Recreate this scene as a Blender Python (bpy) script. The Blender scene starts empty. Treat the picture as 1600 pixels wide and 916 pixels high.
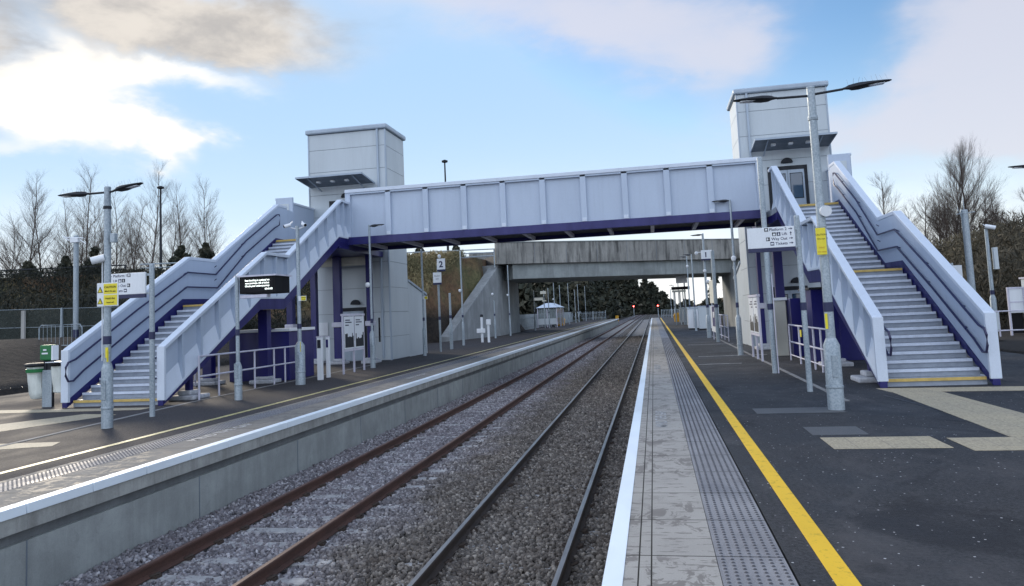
import bpy, math, random
import numpy as np
from mathutils import Vector, Matrix
R_ = math.radians
rng = np.random.default_rng(7); rnd = random.Random(5)
sc = bpy.context.scene
COL = sc.collection

# ------------------------------------------------------------------ camera
cd = bpy.data.cameras.new('camera'); cam = bpy.data.objects.new('camera', cd); COL.objects.link(cam)
cd.sensor_width = 36; cd.lens = 1155/1600*36; cd.shift_y = -66/1600
cd.clip_start = 0.1; cd.clip_end = 6000
Rm = [[0.98124638,-0.06020501,-0.18311446],[0.18739671,0.07546745,0.979381],[-0.04514446,-0.9953291,0.08533439]]
mw = Matrix.Identity(4)
for i in range(3):
    mw[i][0] = Rm[i][0]; mw[i][1] = -Rm[i][1]; mw[i][2] = -Rm[i][2]
mw[0][3] = 0; mw[1][3] = 0; mw[2][3] = 1.85
cam.matrix_world = mw
sc.camera = cam

# ------------------------------------------------------------------ exposure
sc.view_settings.view_transform = 'Standard'; sc.view_settings.look = 'None'
sc.view_settings.exposure = 1.12; sc.view_settings.gamma = 1; sc.view_settings.use_curve_mapping = False

# ------------------------------------------------------------------ sky
SUN_AZ, SUN_EL = -42.0, 17.0
world = bpy.data.worlds.new('World'); sc.world = world; world.use_nodes = True
nt = world.node_tree; nt.nodes.clear()
class E:                                   # tiny expression helper over Math nodes
    def __init__(s, sock): s.s = sock
def _m(op, *a, clamp=False):
    n = nt.nodes.new('ShaderNodeMath'); n.operation = op; n.use_clamp = clamp
    for i, x in enumerate(a):
        if isinstance(x, E): nt.links.new(x.s, n.inputs[i])
        else: n.inputs[i].default_value = x
    return E(n.outputs[0])
E.__add__ = lambda a, b: _m('ADD', a, b); E.__sub__ = lambda a, b: _m('SUBTRACT', a, b)
E.__mul__ = lambda a, b: _m('MULTIPLY', a, b); E.__truediv__ = lambda a, b: _m('DIVIDE', a, b)
E.__radd__ = lambda a, b: _m('ADD', b, a); E.__rsub__ = lambda a, b: _m('SUBTRACT', b, a); E.__rmul__ = lambda a, b: _m('MULTIPLY', b, a)
def clamp(a): return _m('ADD', a, 0.0, clamp=True)
def sstep(a, lo, hi):
    n = nt.nodes.new('ShaderNodeMapRange'); n.interpolation_type = 'SMOOTHERSTEP'
    nt.links.new(a.s, n.inputs[0]); n.inputs[1].default_value = lo; n.inputs[2].default_value = hi
    n.inputs[3].default_value = 0; n.inputs[4].default_value = 1
    return E(n.outputs[0])
def cmix(f, a, b):
    n = nt.nodes.new('ShaderNodeMix'); n.data_type = 'RGBA'
    if isinstance(f, E): nt.links.new(f.s, n.inputs[0])
    else: n.inputs[0].default_value = f
    for i, x in ((6, a), (7, b)):
        if isinstance(x, tuple): n.inputs[i].default_value = (*x, 1)
        else: nt.links.new(x, n.inputs[i])
    return n.outputs[2]
tc = nt.nodes.new('ShaderNodeTexCoord')
sx = nt.nodes.new('ShaderNodeSeparateXYZ'); nt.links.new(tc.outputs['Generated'], sx.inputs[0])
dx, dy, dz = E(sx.outputs[0]), E(sx.outputs[1]), E(sx.outputs[2])
az0 = _m('ARCTAN2', dx, dy) * 57.2958
el0 = _m('ARCSINE', dz) * 57.2958
def wnoise(scale, detail, rough, off=(0,0,0), stretch=(1,1,1), dist=0.0):
    mp = nt.nodes.new('ShaderNodeMapping'); nt.links.new(tc.outputs['Generated'], mp.inputs[0])
    mp.inputs[1].default_value = off; mp.inputs[3].default_value = stretch
    n = nt.nodes.new('ShaderNodeTexNoise'); nt.links.new(mp.outputs[0], n.inputs[0])
    n.inputs['Scale'].default_value = scale; n.inputs['Detail'].default_value = detail
    n.inputs['Roughness'].default_value = rough; n.inputs['Distortion'].default_value = dist
    return E(n.outputs[0])
n1 = wnoise(3.4, 5, .55, (3.1,1.2,0), (1,1,1.8), .3); n2 = wnoise(3.0, 5, .55, (7.7,4.1,2), (1,1,1.8), .3)
n3 = wnoise(9, 6, .6, (1,2,3), (1,1,2.2), .2); n4 = wnoise(2.2, 7, .6, (5,2,9), (1,1,3), .6)
az = az0 + (n1 - .5) * 20.0 + (n3 - .5) * 6.0
el = el0 + (n2 - .5) * 10.0 + (n3 - .5) * 4.0
def blob(a, e, sa, se, amp=1.0):
    u = (az - a) / sa; v = (el - e) / se
    return _m('EXPONENT', (u*u + v*v) * -1.0) * amp
thick = blob(-33, 21.0, 9.5, 3.4, 1.4) + blob(-45.5, 16, 3.2, 3.0, 1.1) + blob(-39, 15.6, 4.0, 3.0, .75) + blob(-60, 20, 12, 8, 1.2)
bright = blob(-39.3, 15.4, 4.2, 3.3, 1.35) + blob(-34.5, 13.0, 2.2, 1.3, .9) + blob(-33, 17.6, 4.5, 1.1, .75) + blob(-46, 12.2, 4, 1.0, .5)
thin = blob(-5, 21.5, 12, 3.0, .95) + blob(3, 17.5, 7, 2.6, .85) + blob(26, 14, 5.5, 9, 1.2) + blob(-14, 26, 16, 3.5, .8) + blob(17, 11, 7, 2.6, .65) + blob(9, 13, 7, 2.0, .4) + blob(70, 20, 30, 14, 1)
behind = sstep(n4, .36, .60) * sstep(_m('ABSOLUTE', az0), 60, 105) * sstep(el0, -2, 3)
sky = nt.nodes.new('ShaderNodeTexSky'); sky.sky_type = 'NISHITA'; sky.sun_disc = False
sky.sun_elevation = R_(SUN_EL); sky.sun_rotation = R_(SUN_AZ); sky.air_density = 1.0; sky.dust_density = 0.6; sky.ozone_density = 2.5
hs = nt.nodes.new('ShaderNodeHueSaturation'); nt.links.new(sky.outputs[0], hs.inputs['Color']); hs.inputs['Saturation'].default_value = 1.15; hs.inputs['Value'].default_value = 1.0
skyc = hs.outputs[0]
SV = 1.0
hor = _m('EXPONENT', (el0 * el0) / -120.0)
vm = nt.nodes.new('ShaderNodeVectorMath'); vm.operation = 'MINIMUM'; nt.links.new(skyc, vm.inputs[0]); vm.inputs[1].default_value = (2.5, 3.8, 5.5)
c = cmix(clamp(hor*.92), vm.outputs[0], (4.7, 5.6, 6.1))
c = cmix(clamp(_m('EXPONENT', (el*el) / -26.0)*.95), c, (6.4, 6.3, 6.1))
tn = clamp(sstep(thin * (n4*1.3+.35), .05, 1.25) * .80)
c = cmix(tn, c, (4.2, 4.15, 4.6))
c = cmix(clamp(behind*.8), c, (11.6, 12.4, 14.2))  # unseen sky behind the camera, brightened as added fill for camera-facing faces
bk = sstep(thick, .30, .85)
c = cmix(sstep(bright + (n3-.5)*.5, .0, 1.15), c, (6.6, 6.15, 5.5))
grey = cmix(sstep(n3*.5+n2*.5, .38, .60), (2.9, 2.8, 2.75), (4.6, 4.3, 3.95))
edge = sstep(thick - bright*.70, .02, 1.1)
c = cmix(edge, c, grey)
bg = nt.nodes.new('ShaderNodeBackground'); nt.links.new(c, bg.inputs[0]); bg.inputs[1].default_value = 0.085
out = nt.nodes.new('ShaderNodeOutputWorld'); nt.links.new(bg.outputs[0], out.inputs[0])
world.cycles.sampling_method = 'MANUAL'; world.cycles.sample_map_resolution = 512

# ------------------------------------------------------------------ sun
sl = bpy.data.lights.new('sun', 'SUN'); sun = bpy.data.objects.new('sun', sl); COL.objects.link(sun)
sl.energy = 1.15; sl.angle = R_(11); sl.color = (1.0, .88, .72)
a, e = R_(SUN_AZ), R_(SUN_EL)
sd = Vector((math.sin(a)*math.cos(e), math.cos(a)*math.cos(e), math.sin(e)))
sun.rotation_euler = sd.to_track_quat('Z', 'Y').to_euler()
sun.location = sd*200

# ------------------------------------------------------------------ helpers
def tagp(o, label=None, cat=None, group=None, kind=None):
    if label: o['label'] = label
    if cat: o['category'] = cat
    if group: o['group'] = group
    if kind: o['kind'] = kind
    return o
def thing(name, label, cat, loc=(0,0,0), rotz=0.0, group=None):
    o = bpy.data.objects.new(name, None); COL.objects.link(o)
    o.empty_display_size = .2; o.location = loc; o.rotation_euler = (0,0,rotz)
    return tagp(o, label, cat, group)
def root_loc(p):
    while p is not None and p.parent is not None: p = p.parent
    return Vector(p.location) if p is not None else Vector((0,0,0))
class MB:
    """collects shapes in world coordinates; build() links them as one mesh object"""
    def __init__(s): s.v = []; s.f = []; s.m = []
    def add(s, vs, fs, m=0):
        b = len(s.v); s.v += [tuple(x) for x in vs]; s.f += [tuple(b+i for i in f) for f in fs]; s.m += [m]*len(fs); return s
    def box(s, x0, x1, y0, y1, z0, z1, m=0):
        return s.add([(x0,y0,z0),(x1,y0,z0),(x1,y1,z0),(x0,y1,z0),(x0,y0,z1),(x1,y0,z1),(x1,y1,z1),(x0,y1,z1)],
                     [(0,3,2,1),(4,5,6,7),(0,1,5,4),(1,2,6,5),(2,3,7,6),(3,0,4,7)], m)
    def prism(s, poly, ax, a0, a1, m=0):     # poly in the plane across axis ax
        n = len(poly)
        def pt(p, a): return {'x': (a,p[0],p[1]), 'y': (p[0],a,p[1]), 'z': (p[0],p[1],a)}[ax]
        vs = [pt(p,a0) for p in poly] + [pt(p,a1) for p in poly]
        fs = [tuple(range(n))[::-1], tuple(range(n,2*n))] + [(i,(i+1)%n,n+(i+1)%n,n+i) for i in range(n)]
        return s.add(vs, fs, m)
    def tube(s, pts, r, n=8, m=0, caps=True):
        pts = [Vector(p) for p in pts]; rs = r if isinstance(r,(list,tuple)) else [r]*len(pts)
        vs = []; fs = []; ref = None
        for i, p in enumerate(pts):
            t = (pts[min(i+1,len(pts)-1)] - pts[max(i-1,0)]).normalized()
            if ref is None: ref = Vector((0,0,1)) if abs(t.z) < .9 else Vector((1,0,0))
            u = t.cross(ref).normalized(); w = t.cross(u).normalized(); ref = -w if False else ref
            for k in range(n):
                a = 2*math.pi*k/n; vs.append(p + (u*math.cos(a) + w*math.sin(a))*rs[i])
        for i in range(len(pts)-1):
            for k in range(n):
                a0 = i*n+k; a1 = i*n+(k+1)%n; fs.append((a0,a1,a1+n,a0+n))
        if caps: fs += [tuple(range(n)), tuple(range((len(pts)-1)*n, len(pts)*n))[::-1]]
        return s.add(vs, fs, m)
    def lathe(s, x, y, prof, n=16, m=0):      # prof: [(z, r)]
        vs = []; fs = []
        for z, r in prof:
            for k in range(n): a = 2*math.pi*k/n; vs.append((x+r*math.cos(a), y+r*math.sin(a), z))
        for i in range(len(prof)-1):
            for k in range(n): fs.append((i*n+k, i*n+(k+1)%n, (i+1)*n+(k+1)%n, (i+1)*n+k))
        fs += [tuple(range(n))[::-1], tuple(range((len(prof)-1)*n, len(prof)*n))]
        return s.add(vs, fs, m)
    def build(s, name, mats, parent=None, smooth=False, bevel=0.0, label=None):
        o0 = root_loc(parent); me = bpy.data.meshes.new(name)
        me.from_pydata([(v[0]-o0.x, v[1]-o0.y, v[2]-o0.z) for v in s.v], [], s.f)
        if not isinstance(mats, (list,tuple)): mats = [mats]
        for mt in mats: me.materials.append(mt)
        if len(mats) > 1: me.polygons.foreach_set('material_index', s.m)
        me.update()
        o = bpy.data.objects.new(name, me); COL.objects.link(o); o.parent = parent
        if smooth:
            me.polygons.foreach_set('use_smooth', [True]*len(me.polygons)); me.set_sharp_from_angle(angle=R_(38))
        if bevel:
            b = o.modifiers.new('edge', 'BEVEL'); b.width = bevel; b.segments = 2; b.limit_method = 'ANGLE'; b.angle_limit = R_(40)
        if label: o['label'] = label
        return o
def arr_mesh(name, V, F, mats, parent=None, tone=None, smooth=False):
    """fast mesh from numpy arrays; F is (n,3) or (n,4)"""
    me = bpy.data.meshes.new(name); n = len(F); k = F.shape[1]
    me.vertices.add(len(V)); me.vertices.foreach_set('co', V.astype(np.float32).ravel())
    me.loops.add(n*k); me.loops.foreach_set('vertex_index', F.astype(np.int32).ravel())
    me.polygons.add(n); me.polygons.foreach_set('loop_start', (np.arange(n)*k).astype(np.int32))
    if smooth: me.polygons.foreach_set('use_smooth', np.ones(n, bool))
    for mt in (mats if isinstance(mats,(list,tuple)) else [mats]): me.materials.append(mt)
    if tone is not None:
        at = me.attributes.new('tone', 'FLOAT', 'POINT'); at.data.foreach_set('value', tone.astype(np.float32))
    me.update(calc_edges=True)
    o = bpy.data.objects.new(name, me); COL.objects.link(o); o.parent = parent
    return o
def dup(root, loc, rotz=None, label=None, name=None, scale=None):
    r = root.copy(); COL.objects.link(r); r.location = loc
    if rotz is not None: r.rotation_euler = (0,0,rotz)
    if scale: r.scale = scale
    if label: r['label'] = label
    def rec(src, dst):
        for ch in list(src.children):
            c = ch.copy(); COL.objects.link(c); c.parent = dst; rec(ch, c)
    rec(root, r)
    return r
def text(s, size, mat, parent, loc, rot=(R_(90),0,0), align='LEFT', bold=0.0, name='lettering', ext=.002):
    cu = bpy.data.curves.new('t', 'FONT'); cu.body = s; cu.size = size; cu.align_x = align; cu.extrude = ext; cu.offset = bold
    cu.resolution_u = 3
    t = bpy.data.objects.new('t', cu); COL.objects.link(t)
    bpy.context.view_layer.update()
    me = bpy.data.meshes.new_from_object(t.evaluated_get(bpy.context.evaluated_depsgraph_get()))
    bpy.data.objects.remove(t); bpy.data.curves.remove(cu)
    me.materials.clear(); me.materials.append(mat)
    o = bpy.data.objects.new(name, me); COL.objects.link(o); o.parent = parent
    o.location = Vector(loc) - root_loc(parent); o.rotation_euler = rot
    return o

# ------------------------------------------------------------------ materials
class NM:
    def __init__(s, name):
        s.m = bpy.data.materials.new(name); s.m.use_nodes = True; s.t = s.m.node_tree
        s.b = s.t.nodes['Principled BSDF']; s.tc = s.t.nodes.new('ShaderNodeTexCoord')
    def n(s, typ, **kw):
        x = s.t.nodes.new(typ)
        for k, v in kw.items(): setattr(x, k, v)
        return x
    def l(s, a, b): s.t.links.new(a, b)
    def map(s, scale=(1,1,1), coord='Object'):
        mp = s.n('ShaderNodeMapping'); s.l(s.tc.outputs[coord], mp.inputs[0]); mp.inputs[3].default_value = scale; return mp.outputs[0]
    def noise(s, scale, detail=4, rough=.55, stretch=(1,1,1), dist=0):
        x = s.n('ShaderNodeTexNoise'); s.l(s.map(stretch), x.inputs[0])
        x.inputs['Scale'].default_value = scale; x.inputs['Detail'].default_value = detail; x.inputs['Roughness'].default_value = rough
        x.inputs['Distortion'].default_value = dist; return x.outputs[0]
    def ramp(s, fac, stops):
        r = s.n('ShaderNodeValToRGB'); s.l(fac, r.inputs[0]); el = r.color_ramp.elements
        while len(el) < len(stops): el.new(.5)
        for e_, (p, c) in zip(el, stops): e_.position = p; e_.color = (*c, 1) if len(c) == 3 else c
        return r.outputs[0]
    def mix(s, f, a, b, mode='MIX'):
        x = s.n('ShaderNodeMix', data_type='RGBA', blend_type=mode)
        for i, v in ((0,f),(6,a),(7,b)):
            if isinstance(v, tuple): x.inputs[i].default_value = (*v,1) if len(v) == 3 else v
            elif isinstance(v, (int,float)): x.inputs[i].default_value = v
            else: s.l(v, x.inputs[i])
        return x.outputs[2]
    def math(s, op, *a, clamp=False):
        x = s.n('ShaderNodeMath', operation=op, use_clamp=clamp)
        for i, v in enumerate(a):
            if isinstance(v, (int,float)): x.inputs[i].default_value = v
            else: s.l(v, x.inputs[i])
        return x.outputs[0]
    def rng(s, f, a, b, c=0, d=1):
        x = s.n('ShaderNodeMapRange'); s.l(f, x.inputs[0])
        for i, v in enumerate((a,b,c,d)): x.inputs[i+1].default_value = v
        return x.outputs[0]
    def out(s, col=None, rough=None, metal=0.0, bump=None, bs=.3, bd=.01, spec=None):
        if col is not None:
            if isinstance(col, tuple): s.b.inputs['Base Color'].default_value = (*col,1)
            else: s.l(col, s.b.inputs['Base Color'])
        if rough is not None:
            if isinstance(rough, (int,float)): s.b.inputs['Roughness'].default_value = rough
            else: s.l(rough, s.b.inputs['Roughness'])
        s.b.inputs['Metallic'].default_value = metal
        if spec is not None: s.b.inputs['Specular IOR Level'].default_value = spec
        if bump is not None:
            bn = s.n('ShaderNodeBump'); s.l(bump, bn.inputs['Height']); bn.inputs['Strength'].default_value = bs; bn.inputs['Distance'].default_value = bd
            s.l(bn.outputs[0], s.b.inputs['Normal'])
        return s.m
def dirty(name, c, dark=.75, rough=.45, scale=3, streak=True, metal=0.0, bs=.08, spec=None):
    k = NM(name); f = k.noise(scale, 6, .6, (1,1,.25) if streak else (1,1,1)); g = k.noise(40, 3, .6)
    cc = k.ramp(f, [(.3, tuple(x*dark for x in c)), (.62, c)])
    if streak: s3 = k.noise(7, 5, .75, (1,1,.05), .2); cc = k.mix(k.rng(s3,.52,.75,0,.2), cc, tuple(x*.55 for x in c))
    cc = k.mix(.12, cc, k.ramp(g, [(.35, tuple(x*.6 for x in c)), (.7, tuple(min(1,x*1.15) for x in c))]))
    return k.out(cc, k.rng(f, .3, .7, rough+.12, rough-.05), metal, g, bs, .004, spec)
M = {}
M['panel'] = dirty('lavender_painted_steel', (.44,.52,.64), .93, .42, 1.1)
M['panel_cap'] = dirty('lavender_cap_paint', (.60,.67,.77), .93, .38, 1.5)
M['purple'] = dirty('indigo_painted_steel', (.010,.010,.125), .7, .35, 3)
M['clad'] = dirty('grey_cladding_panel', (.50,.56,.60), .92, .4, .9)
M['clad_trim'] = dirty('grey_trim', (.37,.445,.53), .85, .35, 2)
M['seam'] = dirty('dark_seam', (.16,.19,.23), .8, .6, 3)
M['dark'] = dirty('dark_grey_metal', (.026,.030,.038), .6, .6, 4, spec=.3)
M['canopy'] = dirty('canopy_sheet', (.13,.16,.20), .8, .4, 3)
M['black'] = dirty('black_plastic', (.008,.008,.010), .7, .6, 4, spec=.2)
M['white'] = dirty('white_enamel', (.74,.78,.82), .92, .35, 2)
M['offwhite'] = dirty('off_white_board', (.62,.62,.54), .9, .5, 2)
M['navy'] = dirty('navy_vinyl', (.015,.02,.075), .8, .4, 5)
M['yellow'] = dirty('yellow_sign_vinyl', (.78,.66,.03), .9, .4, 6)
M['orange'] = dirty('yellow_grit_bin_plastic', (.62,.33,.02), .85, .5, 4)
M['green'] = dirty('green_plastic', (.01,.16,.045), .8, .35, 4)
M['bag'] = dirty('translucent_bag', (.66,.70,.66), .75, .3, 7)
M['handrail'] = dirty('navy_handrail_coating', (.020,.020,.075), .8, .3, 5)
M['tread'] = dirty('grey_stair_tread', (.31,.35,.41), .78, .5, 6, False)
M['nosing'] = dirty('pale_stair_nosing', (.60,.66,.76), .84, .45, 8, False)
M['ynosing'] = dirty('yellow_stair_nosing', (.62,.44,.13), .72, .5, 8, False)
M['rail_white'] = dirty('pale_tube_paint', (.58,.58,.68), .8, .4, 6)
M['pad'] = dirty('pad_concrete', (.48,.50,.54), .65, .7, 9, False)
M['screen_text'] = NM('display_lettering').m
b = M['screen_text'].node_tree.nodes['Principled BSDF']; b.inputs['Base Color'].default_value = (.9,.95,.9,1)
b.inputs['Emission Color'].default_value = (.9,1,.92,1); b.inputs['Emission Strength'].default_value = .9
M['red_lamp'] = NM('red_signal_lamp').m
b = M['red_lamp'].node_tree.nodes['Principled BSDF']; b.inputs['Base Color'].default_value = (.9,.05,.03,1)
b.inputs['Emission Color'].default_value = (1,.06,.05,1); b.inputs['Emission Strength'].default_value = 14
k = NM('glass'); M['glass'] = k.out((.03,.07,.12), .06, 0, spec=.9)
k = NM('shelter_glass'); k.out((.30,.36,.38), .2, 0, spec=.4); k.b.inputs['Alpha'].default_value = .45; M['shelter_glass'] = k.m
k = NM('lamp_lens'); M['lens'] = k.out((.55,.58,.62), .15, 0, spec=.8)
k = NM('galvanised_steel')
v = k.n('ShaderNodeTexVoronoi'); k.l(k.map((1,1,.6)), v.inputs[0]); v.inputs['Scale'].default_value = 45
f = k.noise(5, 6, .6, (1,1,.3)); g = k.noise(30, 4, .6)
cc = k.mix(.35, k.ramp(f, [(.3,(.20,.25,.29)),(.7,(.40,.46,.50))]), k.ramp(g, [(.35,(.16,.20,.24)),(.65,(.50,.56,.60))]))
M['galv'] = k.out(cc, k.rng(g,.3,.7,.6,.42), .35, g, .1, .003)
# rails
k = NM('rusty_rail'); f = k.noise(6, 6, .65, (1,.3,1)); g = k.noise(60, 3, .6)
M['rust'] = k.out(k.mix(.3, k.ramp(f, [(.3,(.045,.022,.017)),(.7,(.105,.048,.034))]), k.ramp(g,[(.3,(.03,.018,.015)),(.7,(.13,.07,.05))])), .85, 0, g, .4, .004)
k = NM('brown_rail_web'); f = k.noise(6, 6, .65, (1,.3,1))
M['rust_dark'] = k.out(k.ramp(f, [(.3,(.025,.018,.015)),(.7,(.06,.042,.032))]), .8, 0, f, .3, .004)
k = NM('worn_rail_head'); f = k.noise(8, 5, .6, (1,.1,1))
M['rail_head'] = k.out(k.ramp(f, [(.3,(.22,.20,.19)),(.7,(.42,.40,.38))]), k.rng(f,.3,.7,.45,.3), .8)
k = NM('rusty_rail_head'); f = k.noise(8, 5, .6, (1,.15,1))
M['rust_head'] = k.out(k.ramp(f, [(.3,(.08,.04,.03)),(.7,(.17,.10,.075))]), .6, .2)
k = NM('sleeper_concrete'); f = k.noise(9, 6, .65); g = k.noise(70,3,.6)
M['sleeper'] = k.out(k.mix(.3,k.ramp(f,[(.3,(.18,.175,.175)),(.65,(.42,.415,.41))]), k.ramp(g,[(.3,(.15,.14,.14)),(.7,(.5,.5,.5))])), .85, 0, g, .3, .004)
# ballast
def ballast(name, isstone):
    k = NM(name); sp = k.n('ShaderNodeSeparateXYZ'); k.l(k.tc.outputs['Object'], sp.inputs[0])
    big = k.noise(.9, 4, .6)
    side = k.math('ADD', sp.outputs[0], k.math('MULTIPLY', k.math('SUBTRACT', big, .5), 2.4))
    left = k.rng(side, -3.4, -4.6, 0, 1); k_mid = k.rng(side, -2.9, -2.2, 0, 1)
    if isstone:
        at = k.n('ShaderNodeAttribute', attribute_name='tone'); t = at.outputs['Fac']
    else:
        v = k.n('ShaderNodeTexVoronoi'); k.l(k.tc.outputs['Object'], v.inputs[0]); v.inputs['Scale'].default_value = 19
        sv = k.n('ShaderNodeSeparateColor'); k.l(v.outputs['Color'], sv.inputs[0]); t = sv.outputs[0]
    cl = k.ramp(t, [(0,(.075,.07,.078)),(.5,(.20,.19,.205)),(1,(.46,.45,.47))])
    cr = k.ramp(t, [(0,(.040,.035,.031)),(.5,(.125,.110,.098)),(1,(.33,.30,.265))])
    col = k.mix(left, cr, cl)
    # iron-brown brake dust along the used rails
    f = k.noise(2.2, 4, .6)
    col = k.mix(k.math('MULTIPLY', k.rng(f,.45,.7,0,.5), 1.0), col, k.mix(left,(.055,.040,.030),(.13,.11,.12)))
    g = k.noise(55, 3, .6)
    if isstone: return k.out(col, .9, 0, g, .5, .006)
    h = k.math('SUBTRACT', 1.0, v.outputs['Distance'])
    return k.out(k.mix(1.0, col, k.ramp(v.outputs['Distance'], [(.25,(1,1,1)),(.75,(.25,.25,.25))]), 'MULTIPLY'), .95, 0, h, .9, .05)
M['stone'] = ballast('ballast_stone', True); M['ballast_bed'] = ballast('ballast_bed', False)
# concrete
def concrete(name, c, dark, sc1=1.2, streaks=.6, bs=.25):
    k = NM(name); f = k.noise(sc1, 7, .62); st = k.noise(2.2, 6, .7, (1,1,.12)); g = k.noise(60, 3, .6)
    st2 = k.noise(7, 4, .7, (1,1,.06))
    cc = k.ramp(f, [(.32, tuple(x*.66 for x in c)), (.50, tuple(x*.9 for x in c)), (.66, tuple(min(1,x*1.15) for x in c))])
    bl = k.noise(4.5, 7, .7, (1,1,1), .8); cc = k.mix(k.rng(bl,.56,.70,0,.45), cc, tuple(x*.6 for x in c)); cc = k.mix(k.rng(bl,.40,.28,0,.35), cc, tuple(min(1,x*1.35) for x in c))
    cc = k.mix(k.math('MULTIPLY', k.rng(st,.46,.66), streaks), cc, dark)
    cc = k.mix(k.math('MULTIPLY', k.rng(st2,.55,.75), streaks*.5), cc, tuple(min(1,x*1.35) for x in c))
    cc = k.mix(.15, cc, k.ramp(g, [(.3,tuple(x*.5 for x in c)),(.7,tuple(x*1.3 for x in c))]))
    return k.out(cc, .85, 0, g, bs, .004)
M['wall_conc'] = concrete('platform_wall_concrete', (.33,.35,.34), (.17,.18,.175), 1.0, .45)
M['cop_conc'] = concrete('coping_side_concrete', (.35,.355,.335), (.15,.145,.135), 2.0, .7)
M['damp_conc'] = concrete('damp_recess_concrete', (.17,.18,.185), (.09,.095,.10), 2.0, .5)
M['bridge_conc'] = concrete('bridge_parapet_concrete', (.27,.27,.255), (.035,.037,.037), .5, 1.0)
M['girder_conc'] = concrete('bridge_girder_concrete', (.27,.30,.30), (.13,.14,.145), .6, .6)
M['abut_conc'] = concrete('abutment_concrete', (.29,.315,.33), (.15,.165,.18), .5, .7)
# asphalt
k = NM('asphalt'); f = k.noise(.45, 6, .62); g = k.noise(26, 8, .9); d = k.noise(1.6, 5, .6)
v = k.n('ShaderNodeTexVoronoi'); k.l(k.tc.outputs['Object'], v.inputs[0]); v.inputs['Scale'].default_value = 17
sv = k.n('ShaderNodeSeparateColor'); k.l(v.outputs['Color'], sv.inputs[0])
grit = k.math('MULTIPLY', k.math('LESS_THAN', k.math('DIVIDE', v.outputs['Distance'], k.math('ADD', sv.outputs[1], .3)), .14), k.math('GREATER_THAN', sv.outputs[0], .62))
grit = k.math('MULTIPLY', grit, k.rng(d, .40, .50, 0, 1))
cc = k.ramp(f, [(.32,(.011,.013,.019)),(.68,(.032,.034,.042))])
cc = k.mix(.55, cc, k.ramp(g, [(.42,(.003,.004,.005)),(.60,(.085,.088,.095))]))
dry = k.noise(.9, 7, .7, (1,.6,1), .6); cc = k.mix(k.rng(dry,.50,.66,0,.6), cc, (.075,.073,.077)); wt = k.noise(.6, 6, .65, (1,.8,1), 1.0); cc = k.mix(k.rng(wt,.54,.62,0,.6), cc, (.008,.009,.013))
cc = k.mix(grit, cc, (.50,.50,.52))
M['asphalt'] = k.out(cc, k.rng(f,.35,.65,.62,.88), 0, g, .7, .008, spec=.3)
k = NM('asphalt_left'); f = k.noise(.5, 6, .62, (1,.5,1)); g = k.noise(26, 8, .9)
cc = k.mix(.5, k.ramp(f, [(.3,(.028,.027,.031)),(.7,(.066,.058,.060))]), k.ramp(g, [(.42,(.010,.010,.012)),(.60,(.15,.145,.145))]))
M['asphalt_l'] = k.out(cc, k.rng(f,.35,.65,.7,.92), 0, g, .6, .006, spec=.08)
k = NM('patched_asphalt'); g = k.noise(120, 3, .7)
M['seam_tar'] = dirty('tar_seam', (.012,.013,.016), .6, .5, 9, False)
M['patch'] = k.out(k.ramp(g, [(.35,(.055,.060,.068)),(.7,(.13,.135,.14))]), .7, 0, g, .4, .004)
# coping slabs with 0.955 m joints, rain spots
def slab(name, c1, c2, wet, grooves):
    k = NM(name); sp = k.n('ShaderNodeSeparateXYZ'); k.l(k.tc.outputs['Object'], sp.inputs[0]); x, y = sp.outputs[0], sp.outputs[1]
    row = k.math('FLOOR', k.math('DIVIDE', k.math('SUBTRACT', y, .06), .957))
    wn = k.n('ShaderNodeTexWhiteNoise', noise_dimensions='1D'); k.l(row, wn.inputs['W'])
    fy = k.math('ABSOLUTE', k.math('SUBTRACT', k.math('FRACT', k.math('DIVIDE', k.math('SUBTRACT', y, .06), .957)), .5))
    joint = k.math('GREATER_THAN', fy, .4925)
    for gx in grooves:
        ln = k.math('LESS_THAN', k.math('ABSOLUTE', k.math('SUBTRACT', x, gx)), .0055)
        joint = k.math('MAXIMUM', joint, ln)
    f = k.noise(1.2, 6, .6); g = k.noise(90, 3, .65)
    cc = k.mix(wn.outputs[0], c1, c2); cc = k.mix(k.rng(f,.35,.7,0,.6), cc, tuple(a*1.25 for a in c1))
    cc = k.mix(.22, cc, k.ramp(g, [(.3,tuple(a*.55 for a in c1)),(.7,tuple(a*1.35 for a in c1))]))
    w = k.noise(3.0, 5, .7, (1.6,1,1), .8); w2 = k.noise(8, 3, .6, (.6,2.4,1), .3)
    big = k.noise(.7, 3, .5)
    wetm = k.math('MAXIMUM', k.math('MULTIPLY', k.rng(w, .53, .56, 0, 1), k.rng(big, .42, .50, 0, 1)), k.rng(w2, .585, .61, 0, 1))
    wetm = k.math('MULTIPLY', wetm, .7)
    cc = k.mix(wetm, cc, wet); cc = k.mix(joint, cc, (.03,.028,.025))
    h = k.math('SUBTRACT', k.math('MULTIPLY', g, .2), joint)
    rg = k.mix(wetm, (.85,.85,.85), (.55,.55,.55))
    return k.out(cc, rg, 0, h, .35, .006, spec=.1)
M['slab'] = slab('coping_slab', (.35,.338,.315), (.30,.288,.268), (.15,.135,.125), (-.215,-.125))
M['slab_l'] = slab('coping_slab_left', (.24,.225,.205), (.20,.19,.175), (.13,.12,.11), ())
k = NM('tactile_paving'); sp = k.n('ShaderNodeSeparateXYZ'); k.l(k.tc.outputs['Object'], sp.inputs[0])
f = k.noise(1.3, 6, .65, (1,.6,1)); g = k.noise(100, 3, .7); w = k.noise(1.0, 4, .6, (1,.35,1), .6)
fy = k.math('ABSOLUTE', k.math('SUBTRACT', k.math('FRACT', k.math('DIVIDE', k.math('SUBTRACT', sp.outputs[1], .06), .957)), .5))
joint = k.math('GREATER_THAN', fy, .4915)
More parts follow.
